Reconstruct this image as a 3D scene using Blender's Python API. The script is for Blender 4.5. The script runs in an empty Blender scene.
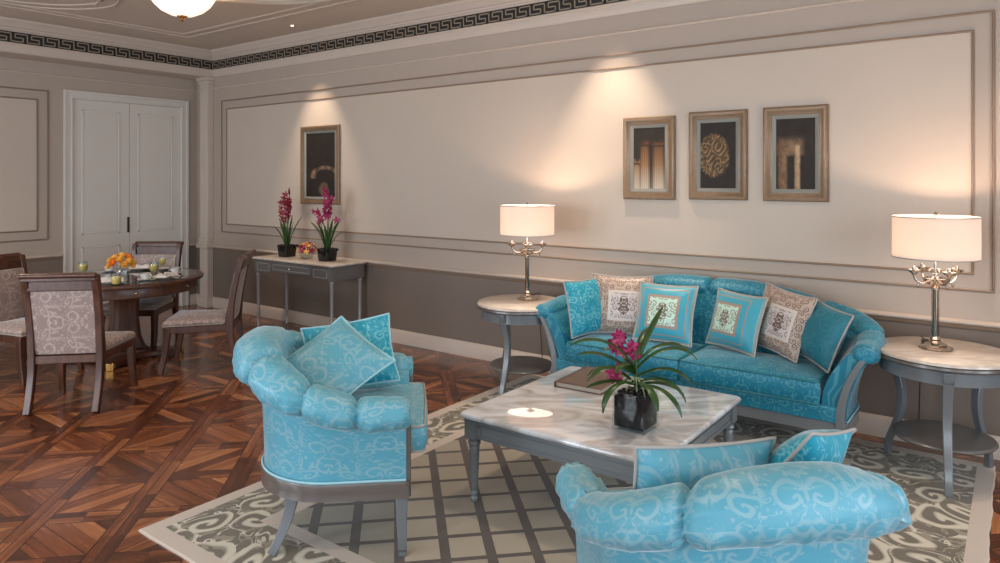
import bpy, bmesh, math, random
from mathutils import Vector, Matrix
PI = math.pi
scene = bpy.context.scene
col = scene.collection
rnd = random.Random(7)

# ------------------------------------------------------------ node expressions
def lin(c):
    return tuple(((x/255.0)/12.92 if x/255.0 <= 0.04045 else ((x/255.0+0.055)/1.055)**2.4) for x in c)

class NX:
    """wraps a value socket so that node maths can be written as an expression"""
    def __init__(s, nt, sock): s.nt, s.s = nt, sock
    def _op(s, op, *a, clamp=False):
        n = s.nt.nodes.new('ShaderNodeMath'); n.operation = op; n.use_clamp = clamp
        for i, x in enumerate((s,)+a):
            if isinstance(x, NX): s.nt.links.new(x.s, n.inputs[i])
            else: n.inputs[i].default_value = float(x)
        return NX(s.nt, n.outputs[0])
    def __add__(s, o): return s._op('ADD', o)
    __radd__ = __add__
    def __mul__(s, o): return s._op('MULTIPLY', o)
    __rmul__ = __mul__
    def __sub__(s, o): return s._op('SUBTRACT', o)
    def __rsub__(s, o): return (s*-1.0)+o
    def __truediv__(s, o): return s._op('DIVIDE', o)
    def __neg__(s): return s*-1.0
    def gt(s, o): return s._op('GREATER_THAN', o)
    def lt(s, o): return s._op('LESS_THAN', o)
    def abs(s): return s._op('ABSOLUTE')
    def floor(s): return s._op('FLOOR')
    def fract(s): return s._op('FRACT')
    def sin(s): return s._op('SINE')
    def cos(s): return s._op('COSINE')
    def sqrt(s): return s._op('SQRT')
    def pow(s, o): return s._op('POWER', o)
    def min(s, o): return s._op('MINIMUM', o)
    def max(s, o): return s._op('MAXIMUM', o)
    def atan2(s, o): return s._op('ARCTAN2', o)
    def wrap(s, a, b): return s._op('WRAP', b, a)
    def clamp(s): return s._op('ADD', 0.0, clamp=True)
    def step(s, a, b):
        n = s.nt.nodes.new('ShaderNodeMapRange'); n.interpolation_type = 'SMOOTHSTEP'
        s.nt.links.new(s.s, n.inputs[0])
        for i, v in ((1, a), (2, b)):
            if isinstance(v, NX): s.nt.links.new(v.s, n.inputs[i])
            else: n.inputs[i].default_value = v
        n.inputs[3].default_value = 0; n.inputs[4].default_value = 1
        return NX(s.nt, n.outputs[0])

class Mat:
    def __init__(s, name):
        s.m = bpy.data.materials.new(name); s.m.use_nodes = True
        s.nt = s.m.node_tree; s.bsdf = s.nt.nodes['Principled BSDF']; s.out = s.nt.nodes['Material Output']
    def link(s, a, b): s.nt.links.new(a.s if isinstance(a, NX) else a, b)
    def put(s, key, v):
        i = s.bsdf.inputs[key]
        if isinstance(v, (NX,)) or hasattr(v, 'is_output'): s.link(v, i)
        elif isinstance(v, (tuple, list)) and len(v) == 3: i.default_value = (*v, 1)
        else: i.default_value = v
        return s
    def coord(s, kind='Object'):
        n = s.nt.nodes.new('ShaderNodeTexCoord'); return n.outputs[kind]
    def uv(s):
        n = s.nt.nodes.new('ShaderNodeUVMap'); n.uv_map = 'UVMap'; return n.outputs[0]
    def xyz(s, v):
        n = s.nt.nodes.new('ShaderNodeSeparateXYZ'); s.nt.links.new(v, n.inputs[0])
        return [NX(s.nt, o) for o in n.outputs]
    def vec(s, x, y, z=0.0):
        n = s.nt.nodes.new('ShaderNodeCombineXYZ')
        for i, v in enumerate((x, y, z)):
            if isinstance(v, NX): s.link(v, n.inputs[i])
            else: n.inputs[i].default_value = v
        return n.outputs[0]
    def noise(s, v, scale=5, detail=3, rough=.5, dist=0., out=0):
        n = s.nt.nodes.new('ShaderNodeTexNoise'); s.nt.links.new(v, n.inputs['Vector'])
        n.inputs['Scale'].default_value = scale; n.inputs['Detail'].default_value = detail
        n.inputs['Roughness'].default_value = rough; n.inputs['Distortion'].default_value = dist
        return NX(s.nt, n.outputs[0]) if out == 0 else n.outputs[1]
    def white(s, v):
        n = s.nt.nodes.new('ShaderNodeTexWhiteNoise'); n.noise_dimensions = '3D'; s.nt.links.new(v, n.inputs['Vector'])
        return NX(s.nt, n.outputs[0])
    def mix(s, f, a, b):
        n = s.nt.nodes.new('ShaderNodeMix'); n.data_type = 'RGBA'
        if isinstance(f, NX): s.link(f, n.inputs[0])
        else: n.inputs[0].default_value = f
        for i, c in ((6, a), (7, b)):
            if isinstance(c, tuple): n.inputs[i].default_value = (*c, 1)
            else: s.nt.links.new(c, n.inputs[i])
        return n.outputs[2]
    def ramp(s, f, stops):
        n = s.nt.nodes.new('ShaderNodeValToRGB'); s.link(f, n.inputs[0]); e = n.color_ramp.elements
        while len(e) < len(stops): e.new(.5)
        for q, (p, c) in zip(e, stops): q.position = p; q.color = (*c, 1)
        return n.outputs[0]
    def bump(s, h, strength=.3, dist=.01):
        n = s.nt.nodes.new('ShaderNodeBump'); s.link(h, n.inputs['Height'])
        n.inputs['Strength'].default_value = strength; n.inputs['Distance'].default_value = dist
        s.nt.links.new(n.outputs[0], s.bsdf.inputs['Normal']); return s
    def spirals(s, v, scale, turns=1.6, thick=.25, rand=.35):
        """scrolling vine curls: one spiral per cell of a jittered grid; returns (mask, cell distance)"""
        n = s.nt.nodes.new('ShaderNodeTexVoronoi'); n.voronoi_dimensions = '2D'; n.feature = 'F1'
        s.nt.links.new(v, n.inputs['Vector']); n.inputs['Scale'].default_value = scale; n.inputs['Randomness'].default_value = rand
        a = s.xyz(v); p = s.xyz(n.outputs['Position']); r = NX(s.nt, n.outputs['Distance'])
        th = (a[1]-p[1]).atan2(a[0]-p[0])
        cell = s.white(n.outputs['Position'])
        sgn = cell.gt(.5)*2.0-1.0
        w = (th*sgn + r*(turns*2*PI/.5) + cell*6.28).sin()
        arm = w.gt(thick)
        ring = arm*r.lt(.5)
        return ring, r, w

def simple(name, c, rough=.5, metal=0., **k):
    m = Mat(name); m.put('Base Color', lin(c)).put('Roughness', rough).put('Metallic', metal)
    for kk, v in k.items(): m.put(kk.replace('_', ' '), v)
    return m.m

# ------------------------------------------------------------ geometry helper
def V3(p): return Vector(p)
class G:
    def __init__(s): s.v = []; s.f = []; s.uv = {}; s.mi = {}; s.sm = {}
    def add(s, vs, fs, uvs=None, mi=0, smooth=True, M=None):
        b = len(s.v)
        for p in vs:
            p = Vector(p)
            s.v.append(M @ p if M else p)
        for k, f in enumerate(fs):
            i = len(s.f); s.f.append(tuple(b+j for j in f))
            if uvs: s.uv[i] = uvs[k]
            if mi: s.mi[i] = mi
            if not smooth: s.sm[i] = False
        return s
    def box(s, x0, x1, y0, y1, z0, z1, mi=0, M=None):
        vs = [(x, y, z) for z in (z0, z1) for y in (y0, y1) for x in (x0, x1)]
        return s.add(vs, [(0,2,3,1),(4,5,7,6),(0,1,5,4),(2,6,7,3),(0,4,6,2),(1,3,7,5)], mi=mi, smooth=False, M=M)
    def prism(s, poly, z0, z1, mi=0, M=None):
        n = len(poly)
        a = sum(poly[i][0]*poly[(i+1)%n][1]-poly[(i+1)%n][0]*poly[i][1] for i in range(n))
        if a < 0: poly = poly[::-1]
        vs = [(p[0], p[1], z0) for p in poly]+[(p[0], p[1], z1) for p in poly]
        fs = [tuple(range(n))[::-1], tuple(range(n, 2*n))]+[(i, (i+1)%n, n+(i+1)%n, n+i) for i in range(n)]
        return s.add(vs, fs, mi=mi, M=M)
    def loft(s, rings, closed_ring=True, cap=True, close=False, mi=0, M=None, uvs=True):
        """rings: equal-length point lists"""
        n = len(rings[0]); m = len(rings); vs = [p for r in rings for p in r]; fs = []; us = []
        R = m if close else m-1; K = n if closed_ring else n-1
        lu = [0.]
        for i in range(1, m+1): lu.append(lu[-1]+(V3(rings[i % m][0])-V3(rings[i-1][0])).length)
        lv = [0.]; mid = rings[m//2]
        for j in range(1, n+1): lv.append(lv[-1]+(V3(mid[j % n])-V3(mid[j-1])).length)
        for i in range(R):
            for j in range(K):
                a, b = i*n+j, i*n+(j+1) % n; c, d = ((i+1) % m)*n+(j+1) % n, ((i+1) % m)*n+j
                fs.append((a, b, c, d)); us.append([(lu[i], lv[j]), (lu[i], lv[j+1]), (lu[i+1], lv[j+1]), (lu[i+1], lv[j])])
        if cap and closed_ring and not close:
            fs.append(tuple(range(n))[::-1]); us.append([(0.01*k, 0) for k in range(n)])
            fs.append(tuple((m-1)*n+j for j in range(n))); us.append([(0.01*k, 0) for k in range(n)])
        return s.add(vs, fs, us if uvs else None, mi=mi, M=M)
    def lathe(s, prof, seg=32, c=(0, 0, 0), mi=0, M=None, a0=0., fl=None):
        rings = []
        for r, z in prof:
            r = max(r, 1e-4)
            rings.append([(c[0]+r*(fl(2*PI*k/seg) if fl else 1)*math.cos(a0+2*PI*k/seg), c[1]+r*(fl(2*PI*k/seg) if fl else 1)*math.sin(a0+2*PI*k/seg), c[2]+z) for k in range(seg)])
        rings = rings if prof[0][1] <= prof[-1][1] else rings
        return s.loft(rings, mi=mi, M=M)
    def tube(s, pts, r, seg=8, closed=False, mi=0, M=None, flat=None, up=None):
        pts = [V3(p) for p in pts]; n = len(pts)
        rad = r if isinstance(r, (list, tuple)) else [r]*n
        rings = []; nrm = None
        for i, p in enumerate(pts):
            if closed: t = pts[(i+1) % n]-pts[i-1]
            else: t = pts[min(i+1, n-1)]-pts[max(i-1, 0)]
            t.normalize()
            if nrm is None:
                u = V3(up) if up else (Vector((0, 0, 1)) if abs(t.z) < .9 else Vector((1, 0, 0)))
                nrm = (u-t*u.dot(t)).normalized()
            else:
                nrm = nrm-t*nrm.dot(t)
                nrm.normalize()
            b = t.cross(nrm); fx = flat or 1.0
            rings.append([p+(nrm*math.cos(2*PI*k/seg)*fx+b*math.sin(2*PI*k/seg))*rad[i] for k in range(seg)])
        return s.loft(rings, close=closed, mi=mi, M=M)
    def bar(s, pts, w, h, up=(0, 0, 1), mi=0, M=None):
        """rectangular section swept along pts; w across, h along 'up'; may be lists"""
        pts = [V3(p) for p in pts]; n = len(pts); rings = []; U = V3(up)
        for i, p in enumerate(pts):
            t = (pts[min(i+1, n-1)]-pts[max(i-1, 0)]).normalized()
            sd = t.cross(U).normalized(); uu = sd.cross(t).normalized()
            ww = (w[i] if isinstance(w, list) else w)/2; hh = (h[i] if isinstance(h, list) else h)/2
            rings.append([p+sd*ww+uu*hh, p-sd*ww+uu*hh, p-sd*ww-uu*hh, p+sd*ww-uu*hh])
        return s.loft(rings, mi=mi, M=M)
    def sphere(s, c, r, seg=16, rings=10, sc=(1, 1, 1), mi=0, M=None):
        pr = []
        for i in range(rings+1):
            a = PI*i/rings-PI/2
            pr.append((math.cos(a), math.sin(a)))
        rr = [[(c[0]+r*sc[0]*max(q, 1e-3)*math.cos(2*PI*k/seg), c[1]+r*sc[1]*max(q, 1e-3)*math.sin(2*PI*k/seg), c[2]+r*sc[2]*z) for k in range(seg)] for q, z in pr]
        return s.loft(rr, mi=mi, M=M)
    def build(s, name, mats, parent=None, loc=(0, 0, 0), rz=0., angle=35, bevel=0., bseg=2, sub=0):
        me = bpy.data.meshes.new(name); me.from_pydata([tuple(p) for p in s.v], [], s.f); me.validate(clean_customdata=False)
        if not isinstance(mats, (list, tuple)): mats = [mats]
        for m in mats: me.materials.append(m)
        ul = me.uv_layers.new(name='UVMap').data
        for i, p in enumerate(me.polygons):
            p.material_index = s.mi.get(i, 0)
            us = s.uv.get(i)
            if us is None:
                nx, ny, nz = (abs(q) for q in p.normal)
                for li, vi in zip(p.loop_indices, p.vertices):
                    q = me.vertices[vi].co
                    ul[li].uv = (q.x, q.y) if nz >= nx and nz >= ny else ((q.x, q.z) if ny >= nx else (q.y, q.z))
            else:
                for li, q in zip(p.loop_indices, us): ul[li].uv = q
        bm = bmesh.new(); bm.from_mesh(me); bmesh.ops.recalc_face_normals(bm, faces=bm.faces[:]); bm.to_mesh(me); bm.free()
        me.polygons.foreach_set('use_smooth', [True]*len(me.polygons))
        if angle: me.set_sharp_from_angle(angle=math.radians(angle))
        me.update()
        o = bpy.data.objects.new(name, me); col.objects.link(o)
        o.location = loc; o.rotation_euler = (0, 0, rz)
        if parent: o.parent = parent
        if bevel:
            b = o.modifiers.new('bevel', 'BEVEL'); b.width = bevel; b.segments = bseg; b.limit_method = 'ANGLE'; b.angle_limit = math.radians(40)
        if sub:
            b = o.modifiers.new('sub', 'SUBSURF'); b.levels = sub; b.render_levels = sub
        return o

def thing(name, label, cat, loc=(0, 0, 0), rz=0., group=None):
    o = bpy.data.objects.new(name, None); col.objects.link(o); o.empty_display_size = .1
    o.location = loc; o.rotation_euler = (0, 0, rz); o['label'] = label; o['category'] = cat
    if group: o['group'] = group
    return o
def tag(o, label, cat, group=None, kind=None):
    o['label'] = label; o['category'] = cat
    if group: o['group'] = group
    if kind: o['kind'] = kind
    return o
def struct(o):
    o['kind'] = 'structure'; return o
def copy_tree(o, parent=None):
    c = o.copy(); col.objects.link(c)
    if parent: c.parent = parent
    for ch in [x for x in o.children]: copy_tree(ch, c)
    return c
def ss(a, b, x):
    t = min(1, max(0, (x-a)/(b-a))); return t*t*(3-2*t)
def TR(loc=(0, 0, 0), rz=0., rx=0., ry=0., sc=1.):
    return Matrix.Translation(loc) @ Matrix.Rotation(rz, 4, 'Z') @ Matrix.Rotation(ry, 4, 'Y') @ Matrix.Rotation(rx, 4, 'X') @ Matrix.Scale(sc, 4)
# ------------------------------------------------------------ materials
M = {}
def paint(name, c, rough=.55, coat=0.):
    m = Mat(name); n = m.noise(m.coord(), 3, 2)
    a = lin(c); b = tuple(x*.95 for x in a)
    m.put('Base Color', m.mix(n, a, b)).put('Roughness', rough).put('Coat Weight', coat).put('Coat Roughness', .15)
    return m.m
M['wall_light'] = paint('painted_wall_cream', (198, 183, 167))
M['wall_mid'] = paint('painted_wall_taupe', (178, 163, 149))
M['wall_dark'] = paint('painted_dado_taupe', (122, 109, 98))
M['trim'] = paint('painted_trim_pale', (200, 185, 171), .4)
M['molding'] = paint('painted_molding_brown', (140, 118, 98), .4)
M['ceiling'] = paint('painted_ceiling', (206, 191, 176), .6)
M['door'] = paint('painted_door', (214, 207, 197), .4)
M['key_black'] = simple('key_band_black', (26, 22, 20), .5)
M['key_gold'] = simple('key_band_pale', (158, 142, 122), .45)

def floor_mat():
    m = Mat('parquet_floor'); p = m.xyz(m.coord()); x, y = p[0]+3.82, p[1]-1.995
    T = .606
    a = (x-y)/T; b = (x+y)/T
    fa = a-(a+.5).floor(); fb = b-(b+.5).floor()          # -0.5..0.5 signed distance to the nearest diagonal
    W = .125
    ina = fa.abs().lt(W); inb = fb.abs().lt(W)
    # bands along (1,1): index a ; along (1,-1): index b
    ida = (a+.5).floor()*2.0 + fa.gt(0.); idb = (b+.5).floor()*2.0 + fb.gt(0.)
    sega = (b+.5).floor(); segb = (a+.5).floor()
    # inside cells: split by the tile edge, planks along it
    ca = a.floor(); cb = b.floor()
    par = ((ca+cb)*.5).fract().gt(.25)                      # 0: edge along one axis, 1: the other
    xx = (x/T*1.0); yy = (y/T*1.0)
    ex = (xx+.5).floor(); ey = (yy+.5).floor()
    dx = xx-ex; dy = yy-ey
    half = (dy*(1.0-par)+dx*par)
    side = half.gt(0.)
    across = half*T/.078
    pl = across.floor()
    cellv = m.white(m.vec(ca*1.7+pl*.37+side*5.1, cb*2.3+pl*1.9, side*3.+7.))
    avec = m.white(m.vec(ida*1.3+3., sega*.77+1., 2.))
    bvec = m.white(m.vec(idb*1.1+9., segb*.57+5., 4.))
    tone = cellv*(1.0-ina)*(1.0-inb) + avec*ina*(1.0-inb)*.8 + bvec*inb*.72
    # grain: stretched along the plank
    s2 = .7071
    ga = m.noise(m.vec((x+y)*1.5, (x-y)*26., tone*9.), 1., 4, .6, .6)
    gb = m.noise(m.vec((x+y)*26., (x-y)*1.5, tone*9.), 1., 4, .6, .6)
    # cell grain runs slightly fanned
    gx = m.noise(m.vec(x*2.2+y*1.2, y*36., tone*9.), 1., 4, .6, .8)
    gy = m.noise(m.vec(x*36., y*2.2+x*1.2, tone*9.), 1., 4, .6, .8)
    gc = gx*(1.0-par)+gy*par
    g = gc*(1.0-ina)*(1.0-inb)+ga*ina*(1.0-inb)+gb*inb
    v = tone*.66+(g-.5)*.75+.23
    c = m.ramp(v, [(0., lin((46, 24, 15))), (.3, lin((86, 46, 28))), (.55, lin((122, 68, 40))), (.78, lin((158, 98, 60))), (1., lin((186, 126, 82)))])
    # joints
    def ln(q, w): return q.abs().lt(w)
    j = (ln(fa.abs()-W, .008)*(1.0-inb)).max(ln(fb.abs()-W, .008)).max(ln(fa, .006)*(1.0-inb)).max(ln(fb, .006))
    j2 = ln(half, .004).max((across.fract()).lt(.04))*(1.0-ina)*(1.0-inb)
    jj = j.max(j2)
    c2 = m.mix(jj*.85, c, lin((34, 20, 14)))
    m.put('Base Color', c2).put('Roughness', .24+.0).put('Coat Weight', .35).put('Coat Roughness', .12)
    m.link(g*.12+.2, m.bsdf.inputs['Roughness'])
    m.bump(jj*-1.0, .25, .002)
    return m.m
M['floor'] = floor_mat()

RX0, RX1, RY0, RY1 = -3.31, -.105, 1.625, 4.9
def rug_mat():
    m = Mat('rug_carved_pile'); p = m.xyz(m.coord()); x, y = p[0], p[1]
    er = RX1-x; er = er.min(er*.5+.05)
    e = (x-RX0).min(er).min((y-RY0).min(RY1-y))
    v = m.vec(x, y)
    wv = m.noise(v, 2.2, 2, .5, 0., out=1); w = m.xyz(wv)
    vv = m.vec(x+(w[0]-.5)*.34, y+(w[1]-.5)*.34)
    sp, r, sw = m.spirals(vv, 4.4, 1.35, -.1, .9)
    leaf = (m.noise(vv, 8, 1, .4, 2.2)-.5).abs().lt(.05)
    scroll = sp.max(leaf*r.gt(.33))
    tone = m.noise(v, 3, 2)
    dark = m.mix(tone, lin((88, 76, 54)), lin((108, 96, 72)))
    lite = m.mix(sw.step(-.25, .9), lin((140, 130, 106)), lin((204, 196, 176)))
    border = m.mix(scroll, dark, lite)
    P = .281
    u = (x+y-.865)/P; q = (x-y+5.66)/P
    fu = (u-(u+.5).floor()).abs(); fq = (q-(q+.5).floor()).abs()
    line = fu.lt(.115).max(fq.lt(.075))
    cell = m.white(m.vec((u).floor(), (q).floor(), 3.))
    field = m.mix(line, m.mix(cell*.6+tone*.4, lin((146, 134, 113)), lin((168, 158, 137))), lin((70, 55, 40)))
    white = m.mix(tone, lin((184, 168, 152)), lin((202, 188, 173)))
    in1 = e.gt(.085); in2 = e.gt(.385); in3 = e.gt(.46)
    c = m.mix(in1, white, border); c = m.mix(in2, c, white); c = m.mix(in3, c, field)
    pile = m.noise(v, 260, 2)
    h = scroll*in1*(1.0-in2)*.8 + (1.0-line)*in3*.8 + (1.0-in1) + pile*.25
    m.put('Base Color', c).put('Roughness', .9).put('Sheen Weight', .3)
    m.bump(h, .6, .008)
    return m.m
M['rug'] = rug_mat()

def wood(name, dark, light, scale=1., rough=.3, coat=.3):
    m = Mat(name); c = m.coord(); p = m.xyz(c)
    g = m.noise(m.vec(p[0]*18*scale, p[1]*18*scale, p[2]*2.5*scale), 1.5, 4, .6, .5)
    m.put('Base Color', m.ramp(g, [(.3, lin(dark)), (.7, lin(light))])).put('Roughness', rough).put('Coat Weight', coat).put('Coat Roughness', .15)
    return m.m
M['walnut'] = wood('dark_walnut', (50, 27, 16), (98, 57, 36), rough=.36, coat=.12)
M['grey_wood'] = paint('grey_lacquered_wood', (112, 118, 121), .25, coat=.5)
M['grey_mid'] = paint('grey_console_lacquer', (112, 109, 106), .3, coat=.4)
M['grey_dark'] = paint('grey_lacquer_line', (84, 82, 80), .35)
M['pewter'] = paint('pewter_lacquered_wood', (98, 92, 87), .3, coat=.4)

def marble(name, base, vein, warm, scale=1., coat=1., rough=.16, amt=.75):
    m = Mat(name); c = m.coord(); p = m.xyz(c)
    v = m.vec(p[0]*1.0+p[1]*.75, p[1]*2.6-p[0]*1.9, p[2])
    n = m.noise(v, 1.35*scale, 5, .55, .9)
    k = (1.0-(n-.5).abs()*9.).max(0.)
    n2 = m.noise(v, .8*scale, 4, .6, .5)
    k2 = n2.step(.5, .72)
    a = m.mix(k2*amt, lin(base), lin(warm)); b = m.mix(k*amt, a, lin(vein))
    m.put('Base Color', b).put('Roughness', rough).put('Specular IOR Level', .2).put('Coat Weight', coat).put('Coat Roughness', .008).put('Coat IOR', 1.75)
    return m.m
M['marble'] = marble('veined_marble', (220, 226, 232), (132, 122, 112), (184, 174, 166), rough=.4, amt=.6)
M['stone'] = marble('beige_stone', (214, 203, 190), (180, 162, 146), (198, 184, 168), 2., .5, .3, .6)

def damask(name, base, fig, scale=7., rough=.42, sheen=.5, contrast=1., turns=1.5):
    m = Mat(name); uv = m.uv(); p = m.xyz(uv)
    # damask repeat: mirrored about the motif axis, half-drop between columns
    P = 2.4/scale; Q = P*1.35
    cx = (p[0]/P+.5).floor(); fx = (p[0]-cx*P).abs(); yy = p[1]+(cx*.5).fract()*Q
    fy = yy-(yy/Q).floor()*Q
    fv = m.vec(fx, fy)
    w = m.xyz(m.noise(fv, 6., 2, .5, 0., out=1))
    v = m.vec(fx+(w[0]-.5)*.14, fy+(w[1]-.5)*.14)
    sp, r, sw = m.spirals(v, scale, turns, .3, .85)
    leaf = m.noise(v, scale*2.6, 2, .5, 2.2).gt(.57)
    wash = m.noise(uv, 5., 2)
    arm2 = sw.step(-.1, .75)*(1.0-r.step(.4, .55))
    leaf2 = m.noise(v, scale*2.6, 2, .5, 2.2).step(.52, .64)
    f = arm2.max(leaf2*r.gt(.22))*contrast*(wash*.9+.45)
    th = m.noise(m.vec(p[0]*300., p[1]*8.), 1., 2)
    a = m.mix(th*.35, lin(base), tuple(q*.86 for q in lin(base)))
    m.put('Base Color', m.mix(f, a, lin(fig))).put('Sheen Weight', sheen).put('Sheen Roughness', .3)
    m.link(rough+.12-f*.14, m.bsdf.inputs['Roughness'])
    m.put('Specular IOR Level', .5)
    return m.m
M['sofa_fabric'] = damask('turquoise_damask', (4, 120, 148), (112, 184, 192), 12., rough=.38, contrast=.42)
M['chair_fabric'] = damask('sky_blue_damask', (86, 160, 180), (184, 196, 192), 10., rough=.3, sheen=.45, contrast=.32)
M['aqua_satin'] = damask('aqua_satin_damask', (14, 146, 170), (132, 200, 208), 12., contrast=.7)
M['teal_plain'] = damask('teal_satin', (18, 112, 132), (58, 140, 152), 8., contrast=.4)
M['dining_fabric'] = damask('taupe_damask', (150, 131, 123), (190, 173, 163), 10., contrast=.8)
M['piping_blue'] = simple('pale_blue_piping', (150, 196, 206), .5)
M['piping_teal'] = simple('teal_piping', (40, 116, 128), .5)
M['piping_grey'] = simple('silver_cord_piping', (168, 164, 158), .5)
M['piping_taupe'] = simple('taupe_piping', (176, 166, 158), .6)
M['nickel'] = simple('polished_nickel', (196, 184, 170), .12, 1.)
M['brass'] = simple('polished_brass', (206, 160, 90), .2, 1.)
M['silver'] = simple('tarnished_silver_leaf', (168, 168, 166), .3, .35)

def medallion(name, ground, centre, motif, frame, cen=(0., 0.), half=.47, cfg=0):
    m = Mat(name); p = m.xyz(m.uv()); x, y = p[0]-cen[0], p[1]-cen[1]      # uv is -1..1 across the face
    d = x.abs().max(y.abs())
    w = m.xyz(m.noise(m.vec(x.abs(), y), 3., 1, .5, 0., out=1))
    v = m.vec(x.abs()+(w[0]-.5)*.1, y+(w[1]-.5)*.1)
    sp, r, sw = m.spirals(v, 4.6 if cfg == 0 else 5.0, 1.3, .2, .6)
    core = ((x*x*2.2+y*y)).sqrt()
    petal = (((y.atan2(x))*7.).sin()*.05+.26)
    flower = core.lt(petal)*m.noise(m.vec(x.abs(), y), 16, 2).gt(.46)
    inside = d.lt(half)
    c = m.mix(sp*.8, lin(centre), lin(motif)); c = m.mix(flower, c, lin(tuple(int(q*.85) for q in motif)))
    fr = d.gt(half)*d.lt(half+.09)
    if cfg == 0:
        ring2 = d.gt(half+.31)*d.lt(half+.35)
        out = m.mix(fr, lin(ground), lin(frame)); out = m.mix(ring2, out, lin(frame))
        out = m.mix(p[0].abs().max(p[1].abs()).gt(.93), out, lin((128, 160, 156)))
    else:
        s2, r2, sw2 = m.spirals(m.vec(p[0].abs()+(w[0]-.5)*.15, p[1].abs()), 5.2, 1.4, -.15, .6)
        out = m.mix(s2*.85, lin(ground), lin(motif)); out = m.mix(fr, out, lin(frame))
    m.put('Base Color', m.mix(inside, out, c)).put('Roughness', .38).put('Sheen Weight', .4)
    return m.m
M['med_blue'] = medallion('teal_medallion_print', (52, 158, 180), (188, 222, 206), (132, 108, 98), (160, 138, 124))
M['med_blue_b'] = medallion('teal_medallion_print_offset', (52, 158, 180), (188, 222, 206), (132, 108, 98), (160, 138, 124), (-.24, 0.))
M['med_beige'] = medallion('beige_scroll_print', (182, 162, 148), (198, 190, 188), (112, 86, 70), (206, 196, 186), (.15, -.05), .42, 1)

def glass(name, c, rough=0., ior=1.45, tr=1.):
    m = Mat(name); m.put('Base Color', lin(c)).put('Roughness', rough).put('IOR', ior).put('Transmission Weight', tr)
    return m.m
def thin_glass(name, c, fac=.03, rough=.02):
    m = Mat(name); nt = m.nt; t = nt.nodes.new('ShaderNodeBsdfTransparent'); t.inputs[0].default_value = (*lin(c), 1)
    gl = nt.nodes.new('ShaderNodeBsdfGlossy'); gl.inputs['Roughness'].default_value = rough
    fr = nt.nodes.new('ShaderNodeLayerWeight'); fr.inputs[0].default_value = .5
    a = (NX(nt, fr.outputs[1]).pow(4.)*.5+fac)._op('ADD', 0., clamp=True); mx = nt.nodes.new('ShaderNodeMixShader')
    nt.links.new(a.s, mx.inputs[0]); nt.links.new(t.outputs[0], mx.inputs[1]); nt.links.new(gl.outputs[0], mx.inputs[2]); nt.links.new(mx.outputs[0], m.out.inputs[0])
    return m.m
M['glass'] = thin_glass('clear_glass', (244, 248, 248))
M['crystal'] = thin_glass('crystal', (226, 216, 204), .22, .1)
M['juice'] = simple('lemon_juice', (250, 212, 122), .25)
M['porcelain'] = simple('white_porcelain', (226, 222, 216), .12)
M['gold_rim'] = simple('gilt_rim', (190, 150, 84), .25, 1.)
M['napkin'] = simple('white_linen', (222, 218, 214), .8)
M['black_glaze'] = simple('black_glazed_pot', (16, 16, 18), .12)
M['leaf'] = (lambda m: m.put('Base Color', m.mix(m.noise(m.coord(), 14, 2), lin((24, 52, 20)), lin((52, 88, 34)))).put('Roughness', .35).m)(Mat('strap_leaf_green'))
M['stem'] = simple('pale_root_green', (150, 160, 110), .5)
M['petal'] = (lambda m: m.put('Base Color', m.mix(m.noise(m.coord(), 60, 2), lin((120, 10, 52)), lin((188, 44, 104)))).put('Roughness', .45).m)(Mat('magenta_petal'))
M['petal_dark'] = (lambda m: m.put('Base Color', m.mix(m.noise(m.coord(), 60, 2), lin((96, 8, 24)), lin((150, 24, 50)))).put('Roughness', .45).m)(Mat('crimson_petal'))
M['orange'] = (lambda m: m.put('Base Color', m.mix(m.noise(m.coord(), 30, 2), lin((236, 156, 40)), lin((250, 206, 104)))).put('Roughness', .5).m)(Mat('orange_petal'))
M['leather'] = (lambda m: m.put('Base Color', m.mix(m.noise(m.coord(), 8, 3), lin((98, 72, 56)), lin((120, 90, 70)))).put('Roughness', .4).m)(Mat('brown_leather'))
M['paper'] = simple('cream_pages', (186, 178, 164), .7)
M['pebble'] = simple('black_pebbles', (30, 28, 32), .25)
M['black'] = simple('black_plastic', (14, 12, 12), .4)
M['bronze'] = simple('dark_bronze', (66, 58, 50), .35, .8)
def frame_mat():
    m = Mat('champagne_gilt_frame'); n = m.noise(m.coord(), 30, 3)
    m.put('Base Color', m.mix(n, lin((118, 96, 74)), lin((148, 122, 96)))).put('Roughness', .35).put('Metallic', .35); return m.m
M['frame'] = frame_mat()
M['mat_board'] = simple('pale_grey_liner', (134, 134, 126), .5)
M['blue_top'] = simple('dark_polished_tabletop', (40, 34, 34), .08, Coat_Weight=1.)

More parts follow.
